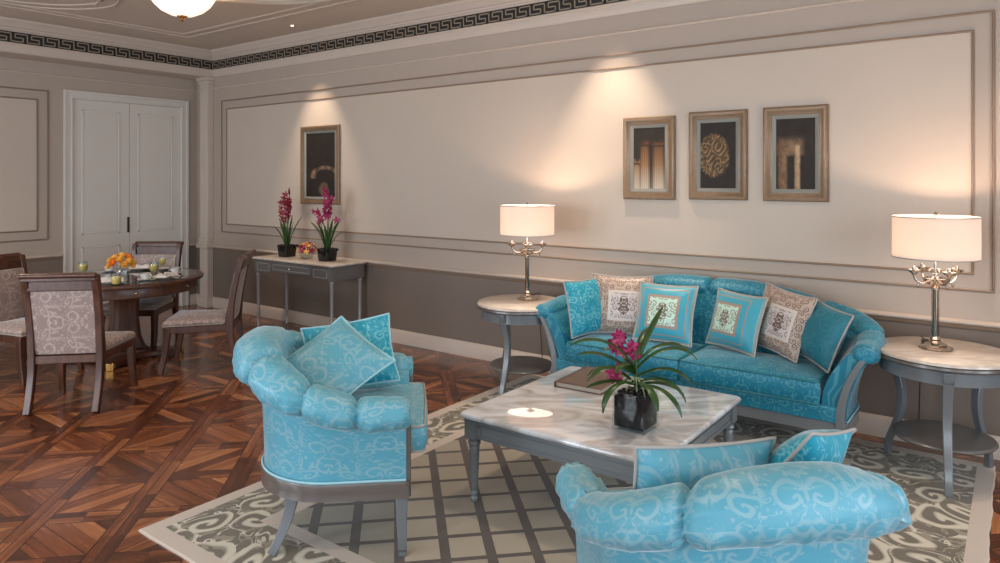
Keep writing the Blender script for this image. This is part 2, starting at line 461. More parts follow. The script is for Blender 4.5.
def art(name, kind):
    m = Mat(name); p = m.xyz(m.uv()); x, y = p[0], p[1]     # 0..1 across, 0..1 up
    n = m.noise(m.vec(x*3., y*4.), 2., 4, .6)
    base = m.mix(n, lin((24, 20, 18)), lin((58, 48, 40)))
    if kind == 'columns':
        f = None
        for cx, w, top in ((.36, .13, .70), (.80, .17, .69), (.10, .07, .4)):
            k = ((1.0-y)*.09+w)
            col_ = (1.0-(((x-cx-.0)/k).abs()).step(.35, 1.1))*(1.0-y.step(top-.03, top+.02))
            cap = (1.0-((x-cx)/(k*1.3)).abs().step(.5, 1.))*y.step(top+.01, top+.03)*(1.0-y.step(top+.04, top+.12))*n.step(.3, .6)
            k2 = col_.max(cap); f = k2 if f is None else f.max(k2)
        fl = ((x*95.).sin()*.5+.5)*.3
        c = m.mix(f*(1.-fl), base, m.ramp(y, [(0., lin((206, 190, 168))), (.4, lin((150, 112, 76))), (.75, lin((96, 60, 34)))]))
    elif kind == 'capital':
        v = m.vec(x+(n-.5)*.35, y*1.35+(n-.5)*.3)
        sp, r, sw = m.spirals(v, 2.7, 1.9, -.2, .7)
        blob = 1.0-(((x-.38)/.46).pow(2.)+((y-.5)/.34).pow(2.)).step(.7, 1.1)
        c = m.mix(sw.step(-1.3, 1.4)*blob*n.step(.15, .6), base, m.mix(n, lin((110, 78, 46)), lin((196, 160, 112))))
        c = m.mix(blob*.25, c, lin((110, 84, 56)))
    elif kind == 'arch':
        k1 = (1.0-((x-.55)/.10).abs().step(.3, 1.))*(1.0-y.step(.6, .66))
        k2 = (1.0-((x-.17)/.16).abs().step(.3, 1.))*(1.0-y.step(.5, .62))
        cap = (1.0-((x-.33)/.46).abs().step(.4, 1.))*y.step(.45, .5)*(1.0-y.step(.62, .78))
        c = m.mix((k1.max(k2*.7)).max(cap*.55)*(n.step(.05, .7)), base, m.mix(x, lin((150, 106, 66)), lin((214, 186, 146))))
    else:
        rr = (((x-.66)/.42).pow(2.)+((y-.33)/.13).pow(2.)).sqrt()
        rim = (1.0-(rr-1.).abs().step(.05, .32))*y.gt(.29)
        foot = (1.0-(((x-.62)/.2).pow(2.)+((y-.12)/.12).pow(2.)).step(.4, 1.1))
        c = m.mix((rim.max(foot*.6))*(n.step(.2, .7))*.85, m.mix(n, lin((30, 26, 24)), lin((52, 44, 38))), lin((150, 122, 98)))
    m.put('Base Color', c).put('Roughness', .55).put('Specular IOR Level', .25)
    return m.m
M['art_columns'] = art('print_of_two_columns', 'columns'); M['art_capital'] = art('print_of_carved_capital', 'capital')
M['art_arch'] = art('print_of_ruined_arch', 'arch'); M['art_urn'] = art('print_of_stone_urn', 'urn')

def shade_mat():
    m = Mat('lit_lampshade_fabric'); nt = m.nt
    d = nt.nodes.new('ShaderNodeBsdfDiffuse'); d.inputs[0].default_value = (.75, .66, .60, 1)
    t = nt.nodes.new('ShaderNodeBsdfTranslucent'); t.inputs[0].default_value = (.60, .50, .42, 1)
    e = nt.nodes.new('ShaderNodeEmission'); e.inputs[0].default_value = (1., .80, .68, 1); e.inputs[1].default_value = .22
    a = nt.nodes.new('ShaderNodeMixShader'); a.inputs[0].default_value = .5
    b = nt.nodes.new('ShaderNodeAddShader')
    nt.links.new(d.outputs[0], a.inputs[1]); nt.links.new(t.outputs[0], a.inputs[2])
    nt.links.new(a.outputs[0], b.inputs[0]); nt.links.new(e.outputs[0], b.inputs[1]); nt.links.new(b.outputs[0], m.out.inputs[0])
    return m.m
M['shade'] = shade_mat()
def emis(name, c, st):
    m = Mat(name); m.put('Base Color', (.8, .8, .8)).put('Emission Color', lin(c)).put('Emission Strength', st); return m.m
M['diffuser'] = emis('lit_diffuser_disc', (255, 222, 200), 4.2)
M['bulb'] = emis('lit_bulb', (255, 214, 170), 20.)
M['bowl'] = emis('lit_alabaster_bowl', (255, 226, 196), 1.25)
M['downlight'] = emis('lit_downlight', (255, 232, 205), 12.)
# ------------------------------------------------------------ room shell
YB, XE, XR, YR, ZC = 5.07, -8.76, 2.3, -2.6, 3.30
XBM = -8.37                      # room-side face of the beam over the end wall
def wall_with_holes(name, axis, pos, a0, a1, z0, z1, holes, mat, th=.2, out=1):
    """wall in the plane axis=pos, spanning a0..a1; holes = [(a, b, za, zb)] sorted"""
    g = G()
    def bx(a, b, za, zb):
        if axis == 'y': g.box(a, b, min(pos, pos+out*th), max(pos, pos+out*th), za, zb)
        else: g.box(min(pos, pos+out*th), max(pos, pos+out*th), a, b, za, zb)
    c = a0
    for (h0, h1, za, zb) in holes:
        bx(c, h0, z0, z1)
        if za > z0: bx(h0, h1, z0, za)
        if zb < z1: bx(h0, h1, zb, z1)
        c = h1
    bx(c, a1, z0, z1)
    return struct(g.build(name, mat))
struct(G().box(XE-.2, XR+.2, YR-.2, YB+.2, -.2, 0).build('floor', M['floor']))
struct(G().box(XE-.2, XR+.2, YR-.2, YB+.2, ZC, ZC+.2).build('ceiling', M['ceiling']))
wins_r = [(-1.9, -.5, .3, 2.7), (.3, 1.7, .3, 2.7), (2.5, 3.7, .3, 2.7)]
wins_b = [(-7.2, -5.6, .3, 2.7), (-4.8, -3.2, .3, 2.7), (-2.4, -.8, .3, 2.7), (0., 1.6, .3, 2.7)]
wall_with_holes('wall_right', 'x', XR, YR, YB, 0, ZC, wins_r, M['wall_mid'], out=1)
wall_with_holes('wall_rear', 'y', YR, XE, XR, 0, ZC, wins_b, M['wall_mid'], out=-1)
n_ = 1
for lst, ax in ((wins_r, 'x'), (wins_b, 'y')):
    for (a, b, za, zb) in lst:
        g = G(); w = .05
        for (p0, p1, q0, q1) in ((a, a+w, za, zb), (b-w, b, za, zb), (a, b, za, za+w), (a, b, zb-w, zb), ((a+b)/2-.02, (a+b)/2+.02, za, zb), (a, b, 1.9, 1.94)):
            if ax == 'x': g.box(XR+.06, XR+.12, p0, p1, q0, q1)
            else: g.box(p0, p1, YR-.12, YR-.06, q0, q1)
        struct(g.build('window_%d' % n_, M['door'])); n_ += 1

# back wall: cream panel field, taupe frame, darker dado
g = G(); g.box(XE, XR, YB, YB+.2, .80, ZC, mi=0)
g.box(XE, XR, YB, YB+.2, 0, .80, mi=1)
PX0, PX1, PZ0, PZ1 = -8.06, -.22, 1.083, 2.541
g.box(PX0, PX1, YB-.002, YB+.05, PZ0, PZ1, mi=2)
g.box(.16, XR, YB-.002, YB+.05, PZ0, PZ1, mi=2)
struct(g.build('wall_back', [M['wall_mid'], M['wall_dark'], M['wall_light']]))
g = G(); g.box(XE-.2, XE, YR, YB, .80, ZC, mi=0); g.box(XE-.2, XE, YR, YB, 0, .80, mi=1)
g.box(XE-.05, XE+.002, .9, 3.185, 1.08, 2.535, mi=2); g.box(XE-.05, XE+.002, -2.2, .45, 1.08, 2.535, mi=2)
struct(g.build('wall_end', [M['wall_mid'], M['wall_dark'], M['wall_light']]))
tn = [0]
def trim(g, mat, **k):
    tn[0] += 1
    return struct(g.build('trim_%d' % tn[0], mat, **k))
# picture-frame mouldings: half-round strips
def frame_strip(g, axis, pos, a0, a1, z0, z1, w=.014, d=.012, sgn=-1):
    for (p0, p1, q0, q1) in ((a0-w, a1+w, z0-w, z0+w), (a0-w, a1+w, z1-w, z1+w), (a0-w, a0+w, z0+w, z1-w), (a1-w, a1+w, z0+w, z1-w)):
        if axis == 'y': g.box(p0, p1, pos+sgn*d, pos, q0, q1)
        else: g.box(pos, pos+d, p0, p1, q0, q1)
for (a, b) in ((PX0, PX1), (.16, XR+.3)):
    g = G(); frame_strip(g, 'y', YB, a, b, PZ0, PZ1, .0075); trim(g, M['molding'], bevel=.006)
for (a, b) in ((-8.17, -.119), (.06, XR+.4)):
    g = G(); frame_strip(g, 'y', YB, a, b, .983, 2.647, .0075, .014); trim(g, M['molding'], bevel=.006)
for (a, b) in ((.9, 3.185), (-2.2, .45)):
    g = G(); frame_strip(g, 'x', XE, a, b, 1.08, 2.535, .0075); trim(g, M['molding'], bevel=.006)
    g = G(); frame_strip(g, 'x', XE, a-.105, b+.105, .978, 2.64, .0075, .014); trim(g, M['molding'], bevel=.004)
def run(profile, along, a0, a1, mat, name=None):
    """profile = [(out, z)] extruded along the back wall ('y') or end wall/beam ('x')"""
    g = G()
    if along[0] == 'y': rings = [[(a, along[1]-o, z) for o, z in profile] for a in (a0, a1)]
    elif along[0] == 'x': rings = [[(along[1]+o, a, z) for o, z in profile] for a in (a1, a0)]
    elif along[0] == 'r': rings = [[(a, along[1]+o, z) for o, z in profile] for a in (a1, a0)]
    else: rings = [[(along[1]-o, a, z) for o, z in profile] for a in (a0, a1)]
    g.loft(rings)
    o = g.build(name or 'trim_0', mat, angle=30)
    if not name: tn[0] += 1; o.name = 'trim_%d' % tn[0]
    return struct(o)
base = [(0, 0), (.022, 0), (.022, .108), (.014, .122), (.008, .132), (0, .134)]
rail = [(0, .7745), (.024, .776), (.030, .784), (.030, .794), (.018, .801), (0, .803)]
rail_under = [(0, .744), (.008, .748), (.014, .758), (.016, .7735), (0, .7735)]
thin = [(0, 2.812), (.010, 2.815), (.014, 2.824), (.004, 2.834), (0, 2.834)]
crown = [(0, 3.178), (.012, 3.180), (.016, 3.192), (.03, 3.198), (.034, 3.214), (.05, 3.222), (.06, 3.240), (.078, 3.262), (.094, 3.278), (.096, 3.30), (0, 3.30)]
fascia = [(0, 2.966), (.012, 2.966), (.02, 2.985), (.02, 3.04), (.03, 3.05), (.03, 3.062), (0, 3.062)]
run(base, ('y', YB), XE, XR, M['trim'], 'baseboard_back')
run(base, ('x', XE), YR, 3.44, M['trim'], 'baseboard_end')
run(base, ('x', XE), 4.96, YB, M['trim'], 'baseboard_end_short')
run(rail, ('y', YB), XE, XR, M['trim']); run(rail, ('x', XE), YR, 3.44, M['trim']); run(rail, ('x', XE), 4.96, YB, M['trim'])
run(rail_under, ('y', YB), XE, XR, M['molding']); run(rail_under, ('x', XE), YR, 3.44, M['molding'])
run(thin, ('y', YB), XE, XR, M['trim']); run(thin, ('x', XE), YR, YB, M['trim'])
run(fascia, ('y', YB), XBM, XR, M['trim']); run(fascia, ('x', XBM), YR, YB, M['trim'])
run(crown, ('y', YB), XBM, XR, M['trim']); run(crown, ('x', XBM), YR, YB, M['trim'])
for prof, nm in ((base, 'baseboard_'), (crown, 'trim_rear')):
    run(prof, ('r', YR), XE, XR, M['trim'], 'baseboard_rear' if prof is base else None)
    run(prof, ('q', XR), YR, YB, M['trim'], 'baseboard_right' if prof is base else None)
# beam that carries the cornice in front of the end wall
g = G(); g.box(XE, XBM, YR, YB, 2.962, ZC); struct(g.build('trim_beam', M['trim'])); bpy.data.objects['trim_beam'].name = 'trim_90'
# Greek key band
def key_band(axis, pos, a0, a1):
    g = G(); z0, z1 = 3.064, 3.177
    if axis == 'y': g.box(a0, a1, pos-.012, pos, z0, z1)
    else: g.box(pos, pos+.012, a0, a1, z0, z1)
    P = .15; u = P/6.2; hz = .078/4; t = .0095; zb = z0+.0175; k = a0
    segs = [(0, 0, 4.6, 0), (4.6, 0, 4.6, 2), (1.6, 2, 4.6, 2), (1.6, 2, 1.6, 4), (1.6, 4, 6.2, 4), (6.2, 0, 6.2, 4)]
    while k+P <= a1+.01:
        for (x0, y0, x1, y1) in segs:
            p0, p1 = k+x0*u-t/2, k+x1*u+t/2; q0, q1 = zb+y0*hz-t/2, zb+y1*hz+t/2
            if axis == 'y': g.box(p0, p1, pos-.017, pos-.011, q0, q1, mi=1)
            else: g.box(pos+.011, pos+.017, p0, p1, q0, q1, mi=1)
        k += P
    return trim(g, [M['key_black'], M['key_gold']])
key_band('y', YB, XBM, XR); key_band('x', XBM, YR, YB)
# pilaster in the far corner with capital, plinth blocks
g = G(); x0, x1, y0 = -8.55, -8.37, 4.985
g.box(x0, x1, y0, YB, 0, 2.962)
for (z0, z1, e) in ((0, .12, .02), (.12, .14, .01), (.765, .80, .035), (.80, .84, .02), (.84, .89, .01), (2.80, 2.82, .01), (2.88, 2.92, .018), (2.92, 2.962, .034)):
    g.box(x0-e, x1+e, y0-e, YB, z0, z1)
trim(g, M['trim'], bevel=.006)
# double doors in the end wall with casing
g = G(); f = XE
ya, yb, zt = 3.547, 4.845, 2.575
for (o, i, d) in ((.0, .03, .028), (.03, .075, .018), (.075, .097, .026)):
    A0, A1, B0, B1 = ya-.097+o, ya-.097+i, yb+.097-i, yb+.097-o; T0, T1 = zt+.1-i, zt+.1-o
    g.box(f, f+d, A0, A1, 0, T1); g.box(f, f+d, B0, B1, 0, T1); g.box(f, f+d, A1, B0, T0, T1)
trim(g, M['door'], bevel=.004)
for k, (a, b) in enumerate(((ya, 4.186), (4.192, yb))):
    g = G(); g.box(f-.02, f+.006, a, b, .005, zt)
    d = struct(g.build('door_%d' % (k+1), M['door']))
    pa, pb = (a+.10, b-.11)
    for (z0, z1) in ((1.0, 2.46), (.2, .86)):
        h = G()
        for (p0, p1, q0, q1) in ((pa, pb, z0, z0+.02), (pa, pb, z1-.02, z1), (pa, pa+.02, z0, z1), (pb-.02, pb, z0, z1)):
            h.box(f+.004, f+.012, p0, p1, q0, q1)
        h.box(f+.004, f+.009, pa+.03, pb-.03, z0+.03, z1-.03)
        h.build('door_panel', M['door'], d, bevel=.004)
    if k == 0:
        h = G(); h.box(f+.004, f+.018, 4.170, 4.184, 1.02, 1.17); h.box(f+.004, f+.012, 4.162, 4.19, 1.0, 1.19)
        h.build('door_handle', M['bronze'], d, bevel=.002)
# raised ceiling mouldings
def cstrip(pts, w=.02, h=.012, closed=False):
    g = G(); g.tube([(x, y, ZC-.004) for x, y in pts], w/2, 8, closed=closed, flat=.8, up=(0, 0, 1)); return trim(g, M['trim'])
def rrect(x0, x1, y0, y1, r, n=14):
    p = []
    for (cx, cy, a) in ((x1-r, y1-r, 0), (x0+r, y1-r, 90), (x0+r, y0+r, 180), (x1-r, y0+r, 270)):
        p += [(cx+r*math.cos(math.radians(a+90*k/n)), cy+r*math.sin(math.radians(a+90*k/n))) for k in range(n+1)]
    return p
for o in (0., .13):
    cstrip(rrect(-7.73+o, 1.2-o, -1.6+o, 4.37-o, .02, 2), closed=True)
    cstrip(rrect(-7.62+o, -6.2-o, 0.2+o, 3.15-o, .75-o*.5), closed=True)
g = G()
for (o, z) in ((0, .03), (.05, .018), (.1, .03)):
    P = rrect(-5.95+o, 1.0-o, -1.2+o, 4.20-o, 1.05-o, 20)
    g.tube([(x, y, ZC) for x, y in P], z, 8, closed=True, up=(0, 0, 1))
trim(g, M['trim'])
# ------------------------------------------------------------ rug
g = G()
ns = 60
ring = []
for (ax, ay, bx_, by_) in ((RX0, RY0, RX1, RY0), (RX1, RY0, RX1, RY1), (RX1, RY1, RX0, RY1), (RX0, RY1, RX0, RY0)):
    for k in range(ns):
        t = k/ns; w = .003*math.sin(k*.7+ax)+.002*math.sin(k*1.9+by_)
        x, y = ax+(bx_-ax)*t, ay+(by_-ay)*t
        if ax == bx_: x += w*(1 if ax == RX1 else .3)
        else: y += w*.4
        ring.append((x, y))
cx_, cy_ = (RX0+RX1)/2, (RY0+RY1)/2
def ins(d): return [(cx_+(x-cx_)*(1-d/1.6), cy_+(y-cy_)*(1-d/1.64)) for x, y in ring]
g.loft([[(x, y, .0005) for x, y in ring], [(x, y, .008) for x, y in ring], [(x, y, .013) for x, y in ins(.006)]])
tag(g.build('area_rug', M['rug']), 'large rug with cream edge, olive scrollwork border and beige lattice centre under the lounge seats', 'rug')

# ------------------------------------------------------------ barrel-backed upholstery
def upath(xf, xb, hw, rc, n=96):
    """U-shaped outline, right arm front -> back -> left arm front; returns [(pos, outward normal, s)]"""
    L1 = (xf-xb-rc); La = rc*PI/2; L2 = 2*(hw-rc); L = 2*L1+2*La+L2; out = []
    for i in range(n+1):
        s = L*i/n
        if s <= L1: p, nn = (xf-s, -hw), (0, -1)
        elif s <= L1+La:
            a = (s-L1)/rc; p = (xb+rc-rc*math.sin(a), -hw+rc-rc*math.cos(a)); nn = (-math.sin(a), -math.cos(a))
        elif s <= L1+La+L2: p, nn = (xb, -hw+rc+(s-L1-La)), (-1, 0)
        elif s <= L1+2*La+L2:
            a = (s-L1-La-L2)/rc; p = (xb+rc-rc*math.cos(a), hw-rc+rc*math.sin(a)); nn = (-math.cos(a), math.sin(a))
        else: p, nn = (xb+rc+(s-L1-2*La-L2), hw), (0, 1)
        out.append((Vector((*p, 0)), Vector((*nn, 0)), s, L))
    return out
def offset_poly(U, t):  # inner outline
    return [(p-n*t) for p, n, s, L in U]
def cushion_mesh(poly, z0, z1, crown=.03, rad=.02, mat=None, name='seat_cushion', parent=None, pipe=None, nx=22):
    """boxed cushion: outline poly (Vector list, ccw), rounded edge and crowned top"""
    n = len(poly); c = sum(poly, Vector((0, 0, 0)))/n
    def ring(k, z): return [(c.x+(p.x-c.x)*k[0], c.y+(p.y-c.y)*k[1], z) for p in poly]
    ex = max(abs(p.x-c.x) for p in poly); ey = max(abs(p.y-c.y) for p in poly)
    def kk(d): return (1-d/ex, 1-d/ey)
    rings = [ring(kk(.5*ex if ex < ey else .5*ey), z0), ring(kk(rad), z0), ring(kk(rad*.3), z0+rad*.3), ring(kk(0), z0+rad),
             ring(kk(-.006), (z0+z1)/2), ring(kk(0), z1-rad), ring(kk(rad*.3), z1-rad*.3), ring(kk(rad), z1)]
    m = min(ex, ey)
    for t in (.12, .25, .45, .65, .85, .98):
        rings.append(ring((1-t, 1-t), z1+crown*(1-(1-t)**2)))
    g = G(); b = g.loft(rings, uvs=False)
    o = g.build(name, mat, parent, angle=60)
    if pipe:
        h = G()
        for z in (z0+rad*.2, z1-rad*.2): h.tube([(q[0], q[1], z) for q in ring(kk(rad*.25), z)], .0055, 6, closed=True)
        h.build('piping', pipe, o, angle=60)
    return o
def barrel(root, xf, xb, hw, rc, z_leg, z_rail, z_seat, z_arm, z_back, flare_arm, flare_back, seams, fabric, wood_, roll_w, roll_h, th=.10, inw=.8,
           rise=(.1, .5), pinch=.32, pleat=.026, n=144, stile=.035, seed=1):
    U = upath(xf, xb, hw, rc, n); r = random.Random(seed); L = U[0][3]
    def hs(s): return ss(rise[0], rise[1], min(s, L-s))
    ztop = lambda s: z_arm+(z_back-z_arm)*hs(s)
    flare = lambda s: flare_arm+(flare_back-flare_arm)*hs(s)
    def off(s, z, zr):     # outward lean of the wall at height z
        t = max(0, (z-z_rail)/max(.01, zr-z_rail)); return flare(s)*t**2.0
    # shell (walls)
    rings = []
    for p, nn, s, L_ in U:
        zr = ztop(s)-roll_h(s)*1.0; K = []
        zs = [z_rail+(zr-z_rail)*k/7 for k in range(8)]
        for z in zs: K.append(p+nn*(off(s, z, zr))+Vector((0, 0, z)))
        for z in zs[::-1]: K.append(p+nn*(off(s, z, zr)-th-.02*math.sin(PI*(z-z_rail)/(zr-z_rail)))+Vector((0, 0, z)))
        rings.append(K)
    g = G(); g.loft(rings[::-1]); shell = g.build('upholstered_shell', fabric, root, angle=50)
    # welt cord at the foot of the shell
    h = G(); h.tube([p+nn*.008+Vector((0, 0, z_rail+.006)) for p, nn, s, L_ in U], .006, 6); h.build('welt_cord', M['piping_blue'], root, angle=60)
    # padded roll along the top, gathered at the seams
    rings = []; m = 36; lobes = [r.uniform(0, 6.28) for _ in range(64)]
    sl = sorted([0.]+[q*L for q in seams]+[L])
    fine = upath(xf+.012, xb, hw, rc, n*3)
    for p, nn, s, L_ in fine:
        s = min(max(s, 0), L); k = max(i for i in range(len(sl)-1) if sl[i] <= s+1e-6)
        a, b = sl[k], sl[k+1]; t = (s-a)/(b-a)
        da, db = s-a, b-s; d = min(da, db)
        endcap = (da < db and k == 0) or (db <= da and k == len(sl)-2)
        puff = math.sin(PI*t)**.45 if 0 < t < 1 else 0
        pin = pinch*math.exp(-(d/.016)**1.3) if not endcap else 0.
        sc = (1-pin)*(.93+.09*puff)
        if endcap: sc = .98*(1-.26*math.exp(-(d/.018)**1.3))
        w, hgt = roll_w(s), roll_h(s); zr = ztop(s)
        cc = p+nn*(flare(s)-th*.35+w*.22)+Vector((0, 0, zr-hgt*.98))
        R = []
        for j in range(m):
            A = 2*PI*j/m; ca, sa = math.cos(A), math.sin(A)
            # egg: overhangs outwards and curls under
            ex = (abs(ca)**.85)*(1 if ca > 0 else -1); ez = (abs(sa)**.9)*(1 if sa > 0 else -1)
            rr = sc
            fold = sum(math.sin(A*f_+lobes[(k*5+q) % 64])*am for q, (f_, am) in enumerate(((11, .5), (17, .6), (23, .4))))
            dd = d if not endcap else d
            rr += pleat*2.3*fold*math.exp(-dd/.06)*(.6 if endcap else 1.)+pleat*.5*math.sin(A*7+lobes[k+9]+s*6)
            lowA = ((A+.55+PI) % (2*PI))-PI
            rr += pleat*3.6*math.exp(-(lowA/.75)**2)*max(0, math.sin(s*62+2.2*math.sin(s*11+k)+A*1.5))**2*(.35+.65*math.exp(-dd/.12))
            rr += .010*math.sin(5*A+s*9+lobes[k])+.008*math.sin(s*40+lobes[k+3]+2*A)
            R.append(cc+nn*(ex*w*rr*(1. if ca > 0 else inw))+Vector((0, 0, ez*hgt*rr*(1. if sa > 0 else .82))))
        rings.append(R)
    for e in (0, -1):   # rounded ends
        R = rings[e]; c = sum(R, Vector((0, 0, 0)))/m; dr = Vector((1, 0, 0))
        extra = [[c+(q-c)*k+dr*dx for q in R] for k, dx in ((.86, .006), (.6, .010), (.3, .011), (.04, .011))]
        if e == 0: rings = extra[::-1]+rings
        else: rings = rings+extra
    g = G(); g.loft(rings[::-1]); g.build('padded_top_roll', fabric, root, angle=70)
    # seat deck and show-wood rail
    inner = offset_poly(U, th*.6)
    g = G(); g.prism([(q.x, q.y) for q in inner], z_leg+.03, z_seat[0]-.002); g.build('seat_deck', fabric, root, bevel=.006)
    g = G(); sec = lambda p, nn: [p+nn*.012+Vector((0, 0, z_rail)), p+nn*.016+Vector((0, 0, z_rail-.012)), p+nn*.010+Vector((0, 0, (z_rail+z_leg)/2)), p+nn*.014+Vector((0, 0, z_leg)), p-nn*.03+Vector((0, 0, z_leg)), p-nn*.03+Vector((0, 0, z_rail))]
    g.loft([sec(p, nn) for p, nn, s, L_ in U][::-1])
    g.box(xf-.03, xf+.012, -hw-.012, hw+.012, z_leg, z_rail)
    g.build('seat_rail', wood_, root, angle=40)
    # front stiles following the flare of the arms
    for sg in (-1, 1):
        g = G(); P = []; s = 0.; zr = ztop(0)-roll_h(0)*1.25
        for k in range(10):
            z = z_leg+(zr-z_leg)*k/9
            P.append((xf+.006, sg*(hw+off(0, max(z, z_rail), ztop(0)-roll_h(0))-stile*.55), z))
        g.bar(P, [stile*(1.05-.45*k/9) for k in range(10)], .03, up=(1, 0, 0))
        g.build('arm_stile', wood_, root, bevel=.004)
    return U

def sabre_leg(root, x, y, z, dx, dy, mat, w=.05, name='leg', tip=None, w1=.03):
    g = G(); P = []; n = 9
    for k in range(n+1):
        t = k/n; q = t**1.8
        P.append((x+dx*q, y+dy*q, z*(1-t)+.0005))
    g.bar(P, [w+(w1-w)*k/n for k in range(n+1)], [w+(w1-w)*k/n for k in range(n+1)], up=(1, 0, 0))
    o = g.build(name, mat, root, bevel=.003)
    if tip:
        h = G(); a = Vector(P[-2]); b = Vector(P[-1]); h.bar([a+(b-a)*.0, a+(b-a)*.18], w1*1.15, w1*1.15, up=(1, 0, 0)); h.build('foot_band', tip, o)
    return o

RUGZ = .0135
def armchair(loc, rz, label, seed, seams, rk=1.):
    root = thing('barrel_armchair', label, 'armchair', (loc[0], loc[1], RUGZ), rz, 'pale blue barrel armchairs at the coffee table')
    xf, xb, hw, rc = .33, -.33, .37, .34
    barrel(root, xf, xb, hw, rc, .262, .335, (.44, .56), .70, .925, .03, .03, seams, M['chair_fabric'], M['pewter'],
           lambda s: (.084+.034*ss(.1, .8, min(s, CL-s)))*rk, lambda s: (.076+.024*ss(.1, .8, min(s, CL-s)))*rk, .11, rise=(.15, .85), seed=seed, stile=.03)
    fr = [Vector((xf+.085, hw-.10, 0)), Vector((xf+.085, -hw+.10, 0))]
    inn = offset_poly(upath(xf-.01, xb, hw, rc, 48), .13)
    # t-cushion that oversails the front rail
    poly = inn+[Vector((xf+.0, hw-.035, 0)), Vector((xf+.07, hw-.035, 0)), Vector((xf+.085, hw-.055, 0)), Vector((xf+.09, 0, 0)), Vector((xf+.085, -hw+.055, 0)), Vector((xf+.07, -hw+.035, 0)), Vector((xf+.0, -hw+.035, 0))]
    poly = poly[::-1]
    cushion_mesh(poly, .44, .555, .03, .018, M['chair_fabric'], parent=root, pipe=M['piping_grey'])
    for sg in (-1, 1):
        sabre_leg(root, xf-.02, sg*(hw-.025), .262, .004, sg*.0, M['grey_wood'], .052, tip=M['grey_dark'], w1=.034)
        sabre_leg(root, xb+.16, sg*(hw-.13), .262, -.085, sg*.03, M['grey_wood'], .052, w1=.036)
    return root
CL = upath(.33, -.33, .37, .34, 4)[0][3]
armchair((-2.62, 2.235), math.radians(43), 'pale blue barrel armchair left of the coffee table, seen from its side', 3, (.125, .24, .365, .635, .76, .875))
armchair((-.695, 2.06), math.radians(134), 'pale blue barrel armchair in the right foreground, seen from behind', 5, (.12, .24, .35, .64, .86), .90)

# ------------------------------------------------------------ sofa
SX, SY = -1.745, 4.60
sofa = thing('three_seat_sofa', 'turquoise damask sofa with rolled pleated arms against the long wall', 'sofa', (SX, SY, RUGZ), -PI/2)
sxf, sxb, shw, src = .30, -.31, .968, .30
SL = upath(sxf, sxb, shw, src, 4)[0][3]
barrel(sofa, sxf, sxb, shw, src, .20, .27, (.355, .5), .72, .935, .13, .05, (.12, .255, .5, .745, .88), M['sofa_fabric'], M['grey_wood'],
       lambda s: .062+.022*ss(.2, .8, min(s, SL-s)), lambda s: .062+.02*ss(.2, .8, min(s, SL-s)), .12, rise=(.05, 1.25), n=200, stile=.05, seed=9, pleat=.022, inw=1.35)
g = G(); g.box(sxf-.02, sxf+.02, -shw+.03, shw-.03, .262, .352); g.build('front_border', M['sofa_fabric'], sofa, bevel=.01)
inn = offset_poly(upath(sxf+.0, sxb, shw, src, 60), .14)
left = [p for p in inn if p.y > .004]; right = [p for p in inn if p.y < -.004]
pl = left+[Vector((sxf+.025, shw-.13, 0)), Vector((sxf+.035, shw-.15, 0)), Vector((sxf+.04, .02, 0)), Vector((sxf+.03, .004, 0)), Vector((sxb+.14, .004, 0))]
def dens(poly, st=.06):
    out = []
    for a, b in zip(poly, poly[1:]+poly[:1]):
        k = max(1, int((b-a).length/st)); out += [a+(b-a)*i/k for i in range(k)]
    return out
pr_ = [Vector((p.x, -p.y, 0)) for p in pl]
cushion_mesh(dens(pl)[::-1], .355, .485, .028, .016, M['sofa_fabric'], parent=sofa, pipe=M['piping_teal'])
cushion_mesh(dens(pr_), .355, .485, .028, .016, M['sofa_fabric'], parent=sofa, pipe=M['piping_teal'])
for sx in (sxf-.03, sxb+.08):
    for sg in (-1, 1):
        g = G(); z = .2005
        g.bar([(sx, sg*(shw-.10), z), (sx, sg*(shw-.095), .0005)], [.06, .038], [.06, .038], up=(1, 0, 0)); g.build('leg', M['grey_wood'], sofa, bevel=.004)

